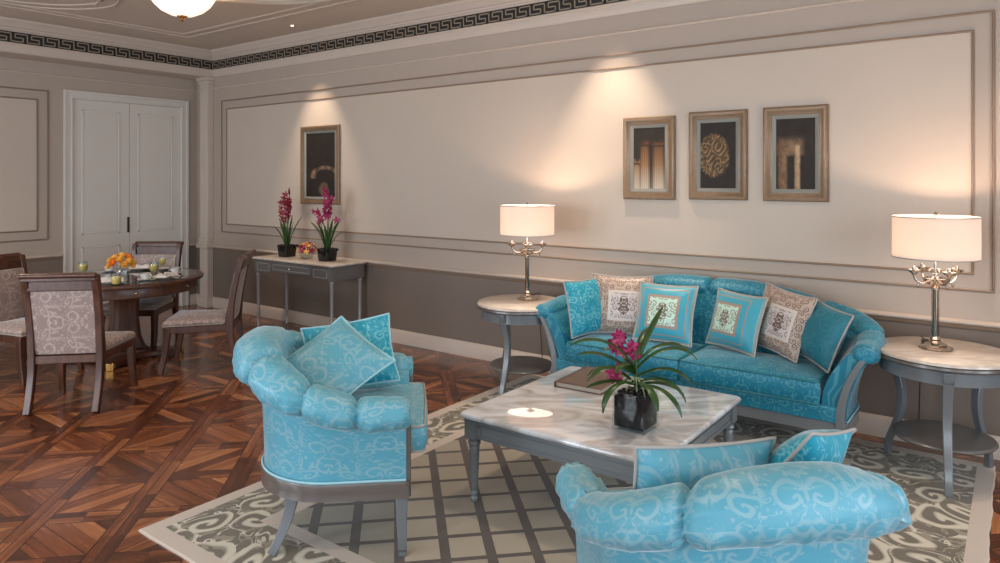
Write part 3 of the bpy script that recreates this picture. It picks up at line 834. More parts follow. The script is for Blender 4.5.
# ------------------------------------------------------------ throw pillows
def pillow(name, label, cat, w, h, T, mat, pipe, loc, yaw, lean, roll=0., seed=0, group=None, sag=.07, seam=True):
    """stands on its lower edge; face looks along local -y, leaning back by 'lean'"""
    g = G(); N = 22; r = random.Random(seed); ph = [r.uniform(0, 6.28) for _ in range(8)]
    def edge(u, v):
        k = sag
        x = u*(1-k*(1-v*v)**1.0*abs(u)**3)*w/2; z = v*(1-k*(1-u*u)*abs(v)**3)*h/2
        return x, z
    def pt(u, v, sg):
        x, z = edge(u, v)
        b = max(0, (1-abs(u)**2.4))**.62*max(0, (1-abs(v)**2.4))**.62
        wr = .05*math.sin(9*u+ph[0]+3*v)*(abs(u)**3+abs(v)**3)*b+.03*math.sin(7*v+ph[1]-4*u)*b
        return (x, sg*T/2*(b+wr*.6), z+.012*b*(v < 0)*0)
    for sg in (-1, 1):
        vs = [pt(-1+2*i/N, -1+2*j/N, sg) for j in range(N+1) for i in range(N+1)]; fs = []; us = []
        for j in range(N):
            for i in range(N):
                a = j*(N+1)+i; f = (a, a+1, a+N+2, a+N+1); q = [(-1+2*ii/N, -1+2*jj/N) for ii, jj in ((i, j), (i+1, j), (i+1, j+1), (i, j+1))]
                if mat.name.startswith(('teal_med', 'beige')): pass
                else: q = [(a_*w/2, b_*h/2) for a_, b_ in q]
                if sg > 0: f = f[::-1]; q = q[::-1]
                fs.append(f); us.append(q)
        g.add(vs, fs, us)
    Mx = Matrix.Translation((0, 0, 0)) @ Matrix.Rotation(-lean, 4, 'X') @ Matrix.Rotation(roll, 4, 'Y') @ Matrix.Translation((0, 0, h/2))
    if roll:
        low = min((Mx @ Vector((*(edge(u, v)[:1]), 0, edge(u, v)[1]))).z for u in (-1, 1) for v in (-1, 1)); Mx = Matrix.Translation((0, 0, -low)) @ Mx
    g.v = [Mx @ p for p in g.v]
    o = g.build(name, mat, None, loc, yaw, angle=80)
    tag(o, label, cat, group)
    h_ = G(); P = []
    for k in range(96):
        t = k/96*4; i = int(t); f = (t-i)*2-1
        u, v = ((f, -1), (1, f), (-f, 1), (-1, -f))[i]; x, z = edge(u, v); P.append(Mx @ Vector((x*1.008, 0, z*1.008)))
    h_.tube(P, .0058, 6, closed=True); h_.build('piping', pipe, o, angle=80)
    return o
GP = 'throw pillows along the sofa'; ZS = .513+RUGZ
def pz(n): return n
pillow('throw_pillow', 'plain turquoise pillow leaning on the left arm of the sofa', 'pillow', .38, .40, .14, M['aqua_satin'], M['piping_grey'], (-2.49, 4.46, ZS), math.radians(76), math.radians(12), seed=1, group=GP)
pillow('throw_pillow', 'beige scroll-patterned pillow at the left end of the sofa, behind the orchid flowers', 'pillow', .45, .43, .13, M['med_beige'], M['piping_taupe'], (-2.32, 4.58, ZS), math.radians(16), math.radians(15), seed=2, group=GP)
pillow('throw_pillow', 'teal pillow with square medallion, left of the sofa centre seam', 'pillow', .42, .41, .14, M['med_blue'], M['piping_taupe'], (-1.975, 4.53, ZS), math.radians(2), math.radians(20), seed=3, group=GP)
pillow('throw_pillow', 'teal pillow with square medallion, right of the sofa centre seam', 'pillow', .40, .38, .13, M['med_blue_b'], M['piping_taupe'], (-1.53, 4.60, ZS), math.radians(-22), math.radians(18), math.radians(1.5), seed=4, group=GP)
pillow('throw_pillow', 'beige scroll-patterned pillow tilted at the right end of the sofa', 'pillow', .40, .41, .12, M['med_beige'], M['piping_taupe'], (-1.27, 4.62, ZS), math.radians(-26), math.radians(18), math.radians(7), seed=5, group=GP)
pillow('throw_pillow', 'plain teal pillow leaning on the right arm of the sofa', 'pillow', .41, .36, .15, M['teal_plain'], M['piping_taupe'], (-1.03, 4.55, ZS), math.radians(-44), math.radians(22), math.radians(6), seed=6, group=GP)
GA = 'throw pillows in the armchairs'; ZA = .575+RUGZ
def in_chair(c, a, fwd, left):
    e = (math.cos(math.radians(a)), math.sin(math.radians(a))); return (c[0]+e[0]*fwd-e[1]*left, c[1]+e[1]*fwd+e[0]*left, ZA)
A1, A2 = (-2.62, 2.235), (-.72, 2.045)
pillow('throw_pillow', 'pale blue damask pillow standing on its corner in the left armchair', 'pillow', .42, .42, .13, M['chair_fabric'], M['piping_blue'], in_chair(A1, 43, -.18, -.13), math.radians(30), math.radians(52), math.radians(38), seed=7, group=GA)
pillow('throw_pillow', 'bright turquoise pillow behind the paler one in the left armchair', 'pillow', .44, .34, .13, M['aqua_satin'], M['piping_blue'], in_chair(A1, 43, .07, .09), math.radians(48), math.radians(24), math.radians(-8), seed=8, group=GA)
pillow('throw_pillow', 'pale aqua pillow lying against the back of the foreground armchair', 'pillow', .45, .31, .17, M['chair_fabric'], M['piping_grey'], in_chair(A2, 137, -.03, .09), math.radians(137+96), math.radians(10), math.radians(-3), seed=9, group=GA)
pillow('throw_pillow', 'bright aqua pillow with its corner up at the right arm of the foreground armchair', 'pillow', .40, .34, .14, M['aqua_satin'], M['piping_grey'], in_chair(A2, 137, .05, -.175), math.radians(137+118), math.radians(34), math.radians(-16), seed=10, group=GA)
# ------------------------------------------------------------ coffee table
def frame_panel(g, o, ax, a0, a1, z0, z1, t=.006, w=.008, sgn=1):
    """thin raised rectangle moulding on a vertical face at coordinate o"""
    for (p0, p1, q0, q1) in ((a0, a1, z0, z0+w), (a0, a1, z1-w, z1), (a0, a0+w, z0, z1), (a1-w, a1, z0, z1)):
        lo, hi = min(o, o+sgn*t), max(o, o+sgn*t)
        if ax == 'x': g.box(lo, hi, p0, p1, q0, q1)
        else: g.box(p0, p1, lo, hi, q0, q1)
ct = thing('coffee_table', 'square grey coffee table with a polished veined marble top in the middle of the rug', 'coffee table', (-1.745, 3.285, RUGZ))
hx, hy, HT = .54, .56, .457
def rr_ring(hx_, hy_, z, r=.03, n=5):
    return [(x, y, z) for x, y in rrect(-hx_, hx_, -hy_, hy_, r, n)]
g = G(); g.loft([rr_ring(hx-.015, hy-.015, HT-.03), rr_ring(hx-.004, hy-.004, HT-.026), rr_ring(hx, hy, HT-.016), rr_ring(hx-.001, hy-.001, HT-.008), rr_ring(hx-.007, hy-.007, HT-.001), rr_ring(hx-.012, hy-.012, HT)])
g.build('marble_top', M['marble'], ct, angle=50)
g = G(); a, b = hx-.03, hy-.03; z0, z1 = HT-.125, HT-.03
g.box(-a, a, -b, -b+.025, z0, z1); g.box(-a, a, b-.025, b, z0, z1); g.box(-a, -a+.025, -b, b, z0, z1); g.box(a-.025, a, -b, b, z0, z1)
g.box(-a-.008, a+.008, -b-.008, b+.008, z1-.012, z1-.0005)
for sg in (-1, 1):
    frame_panel(g, sg*b, 'y', -a+.085, a-.085, z0+.014, z1-.026, sgn=sg); frame_panel(g, sg*a, 'x', -b+.085, b-.085, z0+.014, z1-.026, sgn=sg)
g.build('apron', M['grey_wood'], ct)
def turned_leg(parent, x, y, ztop, zb, r0, r1, mat, block=None, z0=.0, flutes=10, name='leg'):
    g = G()
    if block: g.box(x-block, x+block, y-block, y+block, ztop-zb, ztop)
    zt = ztop-zb
    prof = [(r1*.9, z0), (r1*1.15, z0+.006), (r1*1.2, z0+.022), (r1*.8, z0+.032), (r1*1.1, z0+.04), (r1*1.1, z0+.048), (r1*.85, z0+.056)]
    for k in range(9):
        t = k/8; prof.append((r1+(r0-r1)*t, z0+.06+(zt-.045-z0-.06)*t))
    prof += [(r0*.85, zt-.040), (r0*1.2, zt-.032), (r0*1.2, zt-.020), (r0*.9, zt-.012), (r0*1.1, zt-.002)]
    g.lathe(prof, 40, (x, y, 0), fl=(lambda A: 1-.07*max(0, math.cos(A*flutes))**.5) if flutes else None)
    return g.build(name, mat, parent, angle=45)
for sx in (-1, 1):
    for sy in (-1, 1): turned_leg(ct, sx*(a-.03), sy*(b-.03), HT-.031, .10, .027, .017, M['grey_wood'], .036)

# ------------------------------------------------------------ side tables
def side_table(loc, rz, label, z):
    t = thing('side_table', label, 'side table', (loc[0], loc[1], z), rz, 'round grey side tables flanking the sofa')
    R, Z = .345, .70-z
    g = G(); g.lathe([(R-.012, Z-.022), (R, Z-.018), (R, Z-.006), (R-.006, Z)], 72); g.build('stone_top', M['stone'], t, angle=50)
    g = G(); g.lathe([(R-.03, Z-.05), (R-.002, Z-.045), (R+.006, Z-.036), (R+.004, Z-.023), (R-.01, Z-.0215)], 72); g.build('top_rim', M['pewter'], t, angle=40)
    g = G()
    ro = R-.03
    g.loft([[(r*math.cos(2*PI*k/72), r*math.sin(2*PI*k/72), zz) for r, zz in ((ro-.02, Z-.12), (ro, Z-.12), (ro, Z-.05), (ro-.02, Z-.05))] for k in range(72)], close=True)
    g.build('apron', M['grey_wood'], t, angle=40)
    A = [math.radians(q) for q in (154, -82, 52)]
    for an in A:
        c, s = math.cos(an), math.sin(an); g = G(); P = []; W = []
        for k in range(15):
            q = k/14; rr = ro+.006-.095*math.sin(PI*min(1, q*1.12))**1.2*(1-.25*q)+.02*max(0, q-.75)*4*.25
            P.append((rr*c, rr*s, (Z-.045)*(1-q)+.0005)); W.append(.052-.016*q)
        g.bar(P, W, [w*.8 for w in W], up=(c, s, 0)); l = g.build('leg', M['grey_wood'], t, bevel=.004)
        h = G(); cc = (ro+.009); h.add([(cc*math.cos(an+dd), cc*math.sin(an+dd), zz) for dd, zz in ((-.07, Z-.112), (.07, Z-.112), (.07, Z-.058), (-.07, Z-.058))], [(0, 1, 2, 3)])
        frame = G(); frame.tube([(cc*math.cos(an+dd), cc*math.sin(an+dd), zz) for dd, zz in ((-.07, Z-.112), (.07, Z-.112), (.07, Z-.058), (-.07, Z-.058))], .003, 6, closed=True)
        frame.build('block_moulding', M['grey_dark'], l)
    g = G(); g.lathe([(.215, .195), (.245, .197), (.252, .206), (.246, .216), (.24, .218)], 64); g.build('shelf', M['grey_mid'], t, angle=50)
    return t
side_table((-3.105, 4.475), math.radians(0), 'round side table between the console wall and the left arm of the sofa', .0)
side_table((-.335, 4.60), math.radians(0), 'round side table at the right arm of the sofa, partly on the rug', .0137)

# ------------------------------------------------------------ table lamps
def table_lamp(loc, label):
    t = thing('table_lamp', label, 'lamp', (loc[0], loc[1], .7008), 0., 'candelabra table lamps beside the sofa')
    g = G(); g.lathe([(.085, 0), (.088, .006), (.082, .012), (.062, .018), (.058, .026), (.035, .034), (.024, .046), (.030, .056), (.020, .066)], 8, a0=PI/8); g.build('base', M['nickel'], t, angle=25)
    g = G(); g.lathe([(.013, .066), (.013, .335)], 20); g.lathe([(.021, .335), (.024, .342), (.018, .352), (.012, .36), (.010, .385), (.014, .39)], 20); g.build('stem', M['nickel'], t, angle=40)
    g = G(); g.lathe([(.019, .072), (.019, .332)], 6); g.build('glass_column', M['crystal'], t, angle=20)
    g = G(); g.lathe([(.012, .352), (.038, .358), (.058, .376), (.062, .394), (.054, .398), (.02, .388)], 24, fl=lambda A: 1-.05*abs(math.sin(A*6))); g.build('crystal_cup', M['crystal'], t, angle=60)
    for k in range(4):
        an = math.radians(37+90*k); c, s = math.cos(an), math.sin(an); g = G(); P = []
        for q in range(17):
            f = q/16; A = -PI*.75+f*PI*1.02
            P.append(((.068+.052*math.cos(A)*1.0)*c, (.068+.052*math.cos(A))*s, .415+.048*math.sin(A)-(0)))
        P = [(.012*c, .012*s, .40), (.02*c, .02*s, .385)]+P[3:]
        g.tube(P, .0068, 8)
        sc = [(.02+.016*math.cos(w)*1.0, .43+.016*math.sin(w)) for w in [i*.5 for i in range(10)]]
        g.tube([(r_*c, r_*s, z_) for r_, z_ in sc], .0035, 6)
        arm = g.build('candle_arm', M['nickel'], t, angle=60)
        h = G(); h.lathe([(.008, .410), (.014, .422), (.034, .436), (.037, .442), (.014, .437)], 16, (.12*c, .12*s, 0)); h.lathe([(.010, .437), (.010, .462), (.007, .463)], 12, (.12*c, .12*s, 0))
        h.build('drip_cup', M['nickel'], arm, angle=50)
        if True:
            h = G(); h.lathe([(.006, .384), (.008, .376), (.005, .366), (.001, .36)], 10, (.098*c, .098*s, -.02)); h.build('crystal_drop', M['crystal'], arm, angle=40)
    g = G(); g.lathe([(.008, .39), (.008, .50), (.014, .505), (.014, .56), (.008, .565), (.003, .57), (.003, .745)], 16); g.lathe([(.003, .745), (.010, .750), (.008, .762), (.001, .768)], 12)
    for k in range(3):
        A = 2*PI*k/3; g.tube([(0, 0, .738), (.211*math.cos(A), .211*math.sin(A), .738)], .002, 6)
    g.build('shade_carrier', M['nickel'], t, angle=40)
    g = G(); R = .2135; z0, z1 = .508, .742
    g.loft([[(r*math.cos(2*PI*k/80), r*math.sin(2*PI*k/80), zz) for r, zz in ((R-.002, z0), (R, z0), (R, z1), (R-.002, z1))] for k in range(80)], close=True)
    sh = g.build('lamp_shade', M['shade'], t, angle=40)
    for zz in (z0+.003, z1-.003):
        g = G(); g.tube([((R+.001)*math.cos(2*PI*k/80), (R+.001)*math.sin(2*PI*k/80), zz) for k in range(80)], .0032, 6, closed=True)
        g.build('shade_trim', M['silver'], sh, angle=60)
    g = G(); g.lathe([(.001, z0+.012), (R-.006, z0+.012), (R-.006, z0+.015), (.001, z0+.015)], 64); g.build('diffuser', M['diffuser'], sh, angle=40)
    g = G(); P = [(-.02, .075, .012), (-.05, .12, .004), (-.07, .20, .004), (-.09, .27, .004), (-.10, .318, .0), (-.105, .345, -.06), (-.11, .36, -.3), (-.12, .40, -.55), (-.13, .42, -.66)]
    Q = []
    for i in range(len(P)-1):
        for k in range(5): Q.append(Vector(P[i]).lerp(Vector(P[i+1]), k/5))
    g.tube(Q, .003, 6); cd = g.build('power_cord', M['black'], t, angle=60)
    g = G(); g.box(-.078, -.042, .10, .16, .002, .020); g.build('cord_switch', M['black'], cd, bevel=.006)
    for zz, pw in ((.60, 26),):
        ld = bpy.data.lights.new('lamp_bulb_light', 'POINT'); ld.energy = pw*.62; ld.color = (1., .70, .50); ld.shadow_soft_size = .035
        lo = bpy.data.objects.new('lamp_bulb_light', ld); col.objects.link(lo); lo.location = (loc[0], loc[1], .7008+.64)
    return t
table_lamp((-3.128, 4.585), 'lit candelabra lamp with white drum shade on the left side table')
table_lamp((-.375, 4.61), 'lit candelabra lamp with white drum shade on the right side table')

# ------------------------------------------------------------ console table
cs = thing('console_table', 'grey console table with turned legs and pale stone top against the long wall', 'console table', (-6.10, 4.785, 0))
hx, hy = .665, .235; Z = .80
g = G(); g.loft([rr_ring(hx-.006, hy-.006, Z-.022, .015), rr_ring(hx, hy, Z-.016, .015), rr_ring(hx, hy, Z-.006, .015), rr_ring(hx-.006, hy-.006, Z, .015)]); g.build('stone_top', M['stone'], cs, angle=50)
a, b = hx-.025, hy-.02
g = G(); g.box(-a+.02, a-.02, -b+.012, b-.002, Z-.14, Z-.024); g.box(-a-.006, a+.006, -b-.004, b+.004, Z-.034, Z-.0225)
for sg in (-1, 1):
    frame_panel(g, sg*a, 'x', -b+.05, b-.05, Z-.145, Z-.05, sgn=sg, w=.006)
    g.box(sg*a-.024 if sg > 0 else sg*a, sg*a if sg > 0 else sg*a+.024, -b, b, Z-.165, Z-.035)
g.build('apron', M['grey_mid'], cs)
for (x0, x1, z0) in ((-a+.03, -a+.30, Z-.16), (-a+.31, a-.31, Z-.135), (a-.30, a-.03, Z-.16)):
    g = G(); g.box(x0, x1, -b-.004, -b+.014, z0, Z-.04)
    d = g.build('drawer', M['grey_mid'], cs, bevel=.003)
    g = G(); frame_panel(g, -b-.004, 'y', x0+.028, x1-.028, z0+.02, Z-.055, sgn=-1, w=.008, t=.007); g.build('drawer_moulding', M['silver'], d)
    if abs(x0+x1) < .02:
        h = G(); h.lathe([(.005, 0), (.005, .012), (.013, .018), (.013, .024), (.006, .029)], 14, M=TR(((x0+x1)/2, -b-.004, (z0+Z-.04)/2), rx=PI/2)); h.build('knob', M['nickel'], d, angle=50)
def ring_leg(parent, x, y, zt, mat):
    g = G(); pr_ = [(.012, .0005), (.016, .006), (.016, .02), (.012, .03), (.015, .10), (.017, .165), (.023, .172), (.023, .180), (.015, .187), (.022, .195), (.022, .203), (.015, .21), (.016, .24), (.020, zt-.06), (.026, zt-.05), (.026, zt-.04), (.018, zt-.034), (.025, zt-.02), (.025, zt)]
    g.lathe(pr_, 20, (x, y, 0)); return g.build('leg', mat, parent, angle=40)
for sx in (-1, 1):
    for sy in (-1, 1): ring_leg(cs, sx*(a-.03), sy*(b-.03), Z-.14, M['silver'])

# ------------------------------------------------------------ planting
def strap_leaf(g, base, direction, length, droop, w, up0=1., n=12, twist=0., fold=.25):
    """arching strap leaf: direction = azimuth; v-folded section"""
    c, s = math.cos(direction), math.sin(direction); P = Vector(base); el = up0; rings = []
    st = length/n
    for k in range(n+1):
        t = k/n
        ww = w*(.55+.45*math.sin(PI*min(1, t*1.3)*.5))*(1-max(0, t-.72)**1.5*5.2)
        ww = max(ww, .001)
        T = Vector((c*math.cos(el), s*math.cos(el), math.sin(el))); S = Vector((-s, c, 0)); Nn = T.cross(S)*-1
        rings.append([P+S*ww/2+Nn*ww*fold*.5, P+Nn*-.0005, P-S*ww/2+Nn*ww*fold*.5, P-Nn*.0022])
        P = P+T*st; el -= droop/n*(.5+t)
    g.loft(rings)
def orchid_bloom(parent, c, face, r, mat, rn, name='blossom'):
    """five petals and a lip around c, facing along 'face'"""
    g = G(); f = Vector(face).normalized(); u = f.cross(Vector((0, 0, 1))).normalized(); v = u.cross(f)
    a0 = rn.uniform(-.2, .2)
    for k in range(5):
        A = a0+PI/2+2*PI*k/5; d = u*math.cos(A)+v*math.sin(A); s = f.cross(d); L = r*rn.uniform(.9, 1.1); W = L*(.62 if k in (1, 4) else .46)
        rings = []
        for q in range(6):
            t = q/5; w = W*math.sin(PI*min(1, t*.8+.12))*(1-.0*t); p = Vector(c)+d*L*t+f*(.25*L*t*t-.0)
            rings.append([p+s*w/2+f*.002, p+f*.004*(1-t), p-s*w/2+f*.002, p-f*.002])
        g.loft(rings)
    g.sphere(Vector(c)+f*r*.22-v*r*.15, r*.24, 8, 6, (1, 1, .8))
    return g.build(name, mat, parent, angle=60)

def console_orchid(loc, label, spikes, nleaf, seed, potw=.078, poth=.13, group='orchids in black pots on the console'):
    rn = random.Random(seed); t = thing('potted_orchid', label, 'plant', (loc[0], loc[1], .8008), 0., group)
    g = G(); g.loft([rr_ring(potw*.86, potw*.86, 0, .012, 4), rr_ring(potw, potw, poth-.004, .014, 4), rr_ring(potw-.003, potw-.003, poth, .014, 4), rr_ring(potw-.012, potw-.012, poth, .012, 4), rr_ring(potw-.014, potw-.014, poth-.02, .012, 4)])
    pot = g.build('pot', M['black_glaze'], t, angle=40)
    g = G()
    for k in range(26): g.sphere((rn.uniform(-.08, .08), rn.uniform(-.08, .08), poth-.018+rn.uniform(0, .008)), rn.uniform(.010, .016), 7, 5)
    o = g.build('bark_chips', M['pebble'], t); o['kind'] = 'stuff'
    for k in range(nleaf):
        g = G(); A = 2*PI*k/nleaf+rn.uniform(-.3, .3)
        strap_leaf(g, (.02*math.cos(A), .02*math.sin(A), poth-.01), A, rn.uniform(.24, .36), rn.uniform(.2, 1.2 if seed == 12 else .7), rn.uniform(.024, .034), rn.uniform(1.2, 1.5)); g.build('leaf', M['leaf'], t, angle=60)
    for (dx, dy, H, nf, fs) in spikes:
        g = G(); P = [(dx*.15*q+dx*q*q, dy*q*q, poth-.02+(H-poth+.02)*q) for q in [i/14 for i in range(15)]]
        g.tube(P, [.005-.002*i/14 for i in range(15)], 7); st = g.build('flower_stem', M['leaf'], t, angle=60)
        for k in range(nf):
            q = fs+(1-fs)*k/max(1, nf-1); p = (dx*.15*q+dx*q*q+rn.uniform(-.035, .035), dy*q*q-.02+rn.uniform(-.03, .02), poth+(H-poth)*q+rn.uniform(-.01, .01))
            orchid_bloom(st, p, (rn.uniform(-.6, .9), -1, rn.uniform(-.3, .3)), rn.uniform(.044, .058)*(1.1-.3*q), M['petal_dark'] if seed == 11 else M['petal'], rn)
console_orchid((-6.475, 4.80), 'black pot with crimson orchid, nearer the corner end of the console', [(.04, 0, .74, 9, .58), (.05, .01, .62, 8, .5), (-.06, 0, .60, 4, .62)], 8, 11)
console_orchid((-5.80, 4.80), 'black pot with magenta orchid, at the sofa end of the console', [(.02, 0, .74, 9, .62), (.07, 0, .66, 8, .62), (-.10, -.01, .52, 6, .7), (.15, 0, .42, 1, 1.)], 13, 12, .078, .13)
bt = thing('flower_bowl', 'glass bowl of purple and orange blossoms between the console orchids', 'flowers', (-6.13, 4.80, .8008))
g = G(); g.lathe([(.04, 0), (.062, .01), (.085, .05), (.09, .075), (.086, .075), (.078, .045), (.055, .014), (.01, .012)], 28); g.build('bowl', M['glass'], bt, angle=50)
rn = random.Random(4)
for k in range(34):
    A = rn.uniform(0, 2*PI); e = rn.uniform(.0, 1.5); R_ = .10
    p = (R_*math.cos(A)*math.cos(e)*1.05, R_*math.sin(A)*math.cos(e), .068+R_*math.sin(e)*.95)
    orchid_bloom(bt, p, (p[0], p[1]-.02, p[2]-.04), rn.uniform(.026, .036), M['orange'] if k % 4 == 0 else (M['petal'] if k % 4 < 3 else M['petal_dark']), rn)

# glass cube with vanda orchid on the coffee table
CTZ = HT+RUGZ; CTZ = .457+RUGZ+.0006
vx, vy = -1.468, 3.068
va = thing('potted_orchid', 'glass cube vase with strap-leaved magenta orchid on the marble coffee table', 'plant', (vx, vy, CTZ))
w = .083; H = .172
g = G(); g.loft([rr_ring(w, w, 0, .006, 3), rr_ring(w, w, H, .006, 3), rr_ring(w-.006, w-.006, H, .004, 3), rr_ring(w-.006, w-.006, .012, .004, 3)]); g.build('glass_cube', M['glass'], va, angle=35)
g = G(); g.loft([rr_ring(w-.0075, w-.0075, .013, .004, 3), rr_ring(w-.0075, w-.0075, H-.02, .004, 3)]); g.build('dark_liner', simple('dark_vase_liner', (12, 11, 13), .6, Specular_IOR_Level=.15), va, angle=35)
rn = random.Random(21); g = G()
for k in range(44): g.sphere((rn.uniform(-.058, .058), rn.uniform(-.058, .058), H-.014+rn.uniform(0, .012)), rn.uniform(.009, .017), 8, 6, (1, 1, .7))
o = g.build('pebbles', M['pebble'], va); o['kind'] = 'stuff'
CR = (math.cos(math.radians(36.53)), math.sin(math.radians(36.53)))
def img_az(a): return math.radians(36.53)+a      # azimuth measured from the table's long diagonal
# leaves: (azimuth, length, droop, start elevation, base height)
for (az, L, dr, e0, bh) in ((.05, .34, 2.3, .85, .13), (.25, .31, 2.0, .75, .16), (-.1, .30, 2.2, .55, .09), (-.45, .28, 2.4, .5, .06), (-.8, .30, 2.3, .4, .04), (1.0, .24, 1.6, 1.0, .18), (.55, .30, .5, 1.15, .15),
                            (PI+.05, .36, 2.0, .95, .14), (PI-.25, .30, 1.5, .75, .10), (PI+.35, .28, 2.0, .6, .10), (PI-.5, .27, 2.2, .7, .06), (PI+.7, .30, 2.7, .5, .05), (PI+.1, .24, 1.2, .35, .05), (2.2, .25, 1.9, .8, .12), (4.1, .24, 2.0, .9, .10), (-1.3, .26, 2.4, .5, .05), (.15, .22, 1.2, .2, .05)):
    g = G(); A = img_az(az); strap_leaf(g, (.006*math.cos(A), .006*math.sin(A), H-.02+bh), A, L*1.02, dr*.9, .040, e0, 14, fold=.45); g.build('leaf', M['leaf'], va, angle=60)
g = G(); g.tube([(0, 0, H-.03), (.003, 0, H+.05), (0, .002, H+.13), (0, 0, H+.19)], [.010, .009, .008, .005], 8); g.build('stalk', M['leaf'], va, angle=60)
for (az, e, L) in ((.1, -.4, .07), (PI+.3, -.3, .08), (-.9, -.6, .08), (-1.6, -.5, .06)):
    A = img_az(az); g = G(); g.tube([(0, 0, H+.07), (.02*math.cos(A), .02*math.sin(A), H+.055), (L*.6*math.cos(A), L*.6*math.sin(A), H+.01), (L*math.cos(A)*.75, L*math.sin(A)*.75, H-.03)], .0035, 6); g.build('aerial_root', M['stem'], va, angle=60)
for (top, nf, f0) in (((-.115, .29), 9, .55), ((-.06, .26), 5, .6)):
    g = G(); P = []
    for i in range(13):
        q = i/12; P.append((top[0]*q**.8*CR[0], top[0]*q**.8*CR[1]+.06*q, H+.09+(top[1]-.12)*q))
    g.tube(P, .003, 6); st = g.build('flower_stem', M['leaf'], va, angle=60)
    for k in range(nf):
        q = f0+(1-f0)*k/(nf-1); p = Vector(P[int(q*12)])+Vector((rn.uniform(-.03, .03), rn.uniform(-.03, .0), rn.uniform(-.012, .012)))
        orchid_bloom(st, p, (.4+rn.uniform(-.5, .5), -.8, rn.uniform(-.2, .4)), rn.uniform(.03, .038), M['petal'], rn)
# hanging blooms on the left side of the spray
g = G(); P = [(-.05*CR[0], -.05*CR[1]+.02, H+.14), (-.09*CR[0], -.09*CR[1], H+.13), (-.10*CR[0], -.10*CR[1], H+.08)]; g.tube(P, .003, 6); st = g.build('flower_stem', M['leaf'], va)
for k in range(4): orchid_bloom(st, Vector(P[2])+Vector((rn.uniform(-.02, .02), rn.uniform(-.02, .02), .03-.02*k)), (.4, -.9, 0), .03, M['petal'], rn)

# leather folder
fo = thing('leather_folder', 'brown leather folder lying closed on the coffee table', 'book', (-1.985, 3.585, CTZ), math.radians(3))
g = G(); g.box(-.145, .145, -.195, .195, 0, .004); g.box(-.145, .145, -.195, .195, .027, .031); g.box(-.145, -.137, -.205, .205, 0, .031); g.build('cover', M['leather'], fo, bevel=.003)
g = G()
for k in range(7): g.box(-.136, .136+.002*math.sin(k*2), -.188, .188, .0045+.0032*k, .0045+.0032*k+.0029)
g.build('pages', M['paper'], fo)
g = G(); frame_ = ((-.125, .125, -.18, -.177), (-.125, .125, .177, .18), (-.125, -.122, -.18, .18), (.122, .125, -.18, .18))
for (p0, p1, q0, q1) in frame_: g.box(p0, p1, q0, q1, .0308, .0316)
g.build('tooled_border', simple('dark_tooled_line', (84, 62, 48), .5), fo)

# ------------------------------------------------------------ framed prints
def picture(x0, x1, z0, z1, artm, label, y=YB, group=None):
    t = thing('framed_print', label, 'picture', ((x0+x1)/2, y-.0005, (z0+z1)/2), 0., group); hw_, hh = (x1-x0)/2, (z1-z0)/2
    prof = [(0, 0), (0, .022), (.006, .030), (.016, .033), (.026, .030), (.036, .022), (.052, .016), (.060, .018), (.062, 0)]
    g = G(); rings = []
    for sx, sz in ((-1, -1), (1, -1), (1, 1), (-1, 1)): rings.append([(sx*(hw_-i), -d, sz*(hh-i)) for i, d in prof])
    g.loft(rings, close=True); g.build('frame', M['frame'], t, angle=30)
    g = G(); rings = []
    for sx, sz in ((-1, -1), (1, -1), (1, 1), (-1, 1)): rings.append([(sx*(hw_-i), -d, sz*(hh-i)) for i, d in ((.058, .004), (.058, .017), (.064, .018), (.084, .010), (.086, .004))])
    g.loft(rings, close=True); g.build('liner', M['mat_board'], t, angle=30)
    a, b = hw_-.084, hh-.084
    g = G(); g.add([(-a, -.008, -b), (a, -.008, -b), (a, -.008, b), (-a, -.008, b), (-a, -.003, -b), (a, -.003, -b), (a, -.003, b), (-a, -.003, b)],
                   [(0, 1, 2, 3), (7, 6, 5, 4), (0, 4, 5, 1), (1, 5, 6, 2), (2, 6, 7, 3), (3, 7, 4, 0)], [[(0, 0), (1, 0), (1, 1), (0, 1)]]+[[(0, 0)]*4]*5)
    g.build('print', artm, t, angle=30)
GPc = 'framed prints above the sofa'
picture(-2.522, -2.093, 1.493, 2.135, M['art_columns'], 'framed print of two pale fluted columns, left of the three above the sofa', group=GPc)
picture(-1.982, -1.552, 1.500, 2.150, M['art_capital'], 'framed print of carved scroll ornament, middle of the three above the sofa', group=GPc)
picture(-1.441, -1.018, 1.498, 2.152, M['art_arch'], 'framed print of a ruined column with lintel, right of the three above the sofa', group=GPc)
picture(-6.562, -5.905, 1.371, 2.246, M['art_urn'], 'tall framed dark print of a stone urn above the console table')
# ------------------------------------------------------------ dining table
TX, TY = -6.67, 3.145
dt = thing('round_dining_table', 'round dark wood pedestal dining table laid for breakfast', 'dining table', (TX, TY, 0))
R = .68
g = G(); g.lathe([(R-.03, .712), (R-.006, .716), (R, .728), (R-.001, .742), (R-.012, .75), (R-.05, .7502)], 96); g.build('table_top', M['walnut'], dt, angle=50)
g = G(); g.lathe([(.001, .7495), (R-.06, .7495), (R-.06, .7515), (.001, .7515)], 96); g.build('inset_top', M['blue_top'], dt, angle=40)
g = G(); ro = R-.055
g.loft([[(r*math.cos(2*PI*k/96), r*math.sin(2*PI*k/96), zz) for r, zz in ((ro-.025, .625), (ro, .625), (ro+.006, .632), (ro, .64), (ro, .7115), (ro-.025, .7115))] for k in range(96)], close=True)
g.build('apron', M['walnut'], dt, angle=40)
for k in range(8):
    A = math.radians(-62+45*k); c, s = math.cos(A), math.sin(A); g = G(); g.sphere(((ro+.009)*c, (ro+.009)*s, .675), .012, 10, 8); g.build('knob', M['brass'], dt)
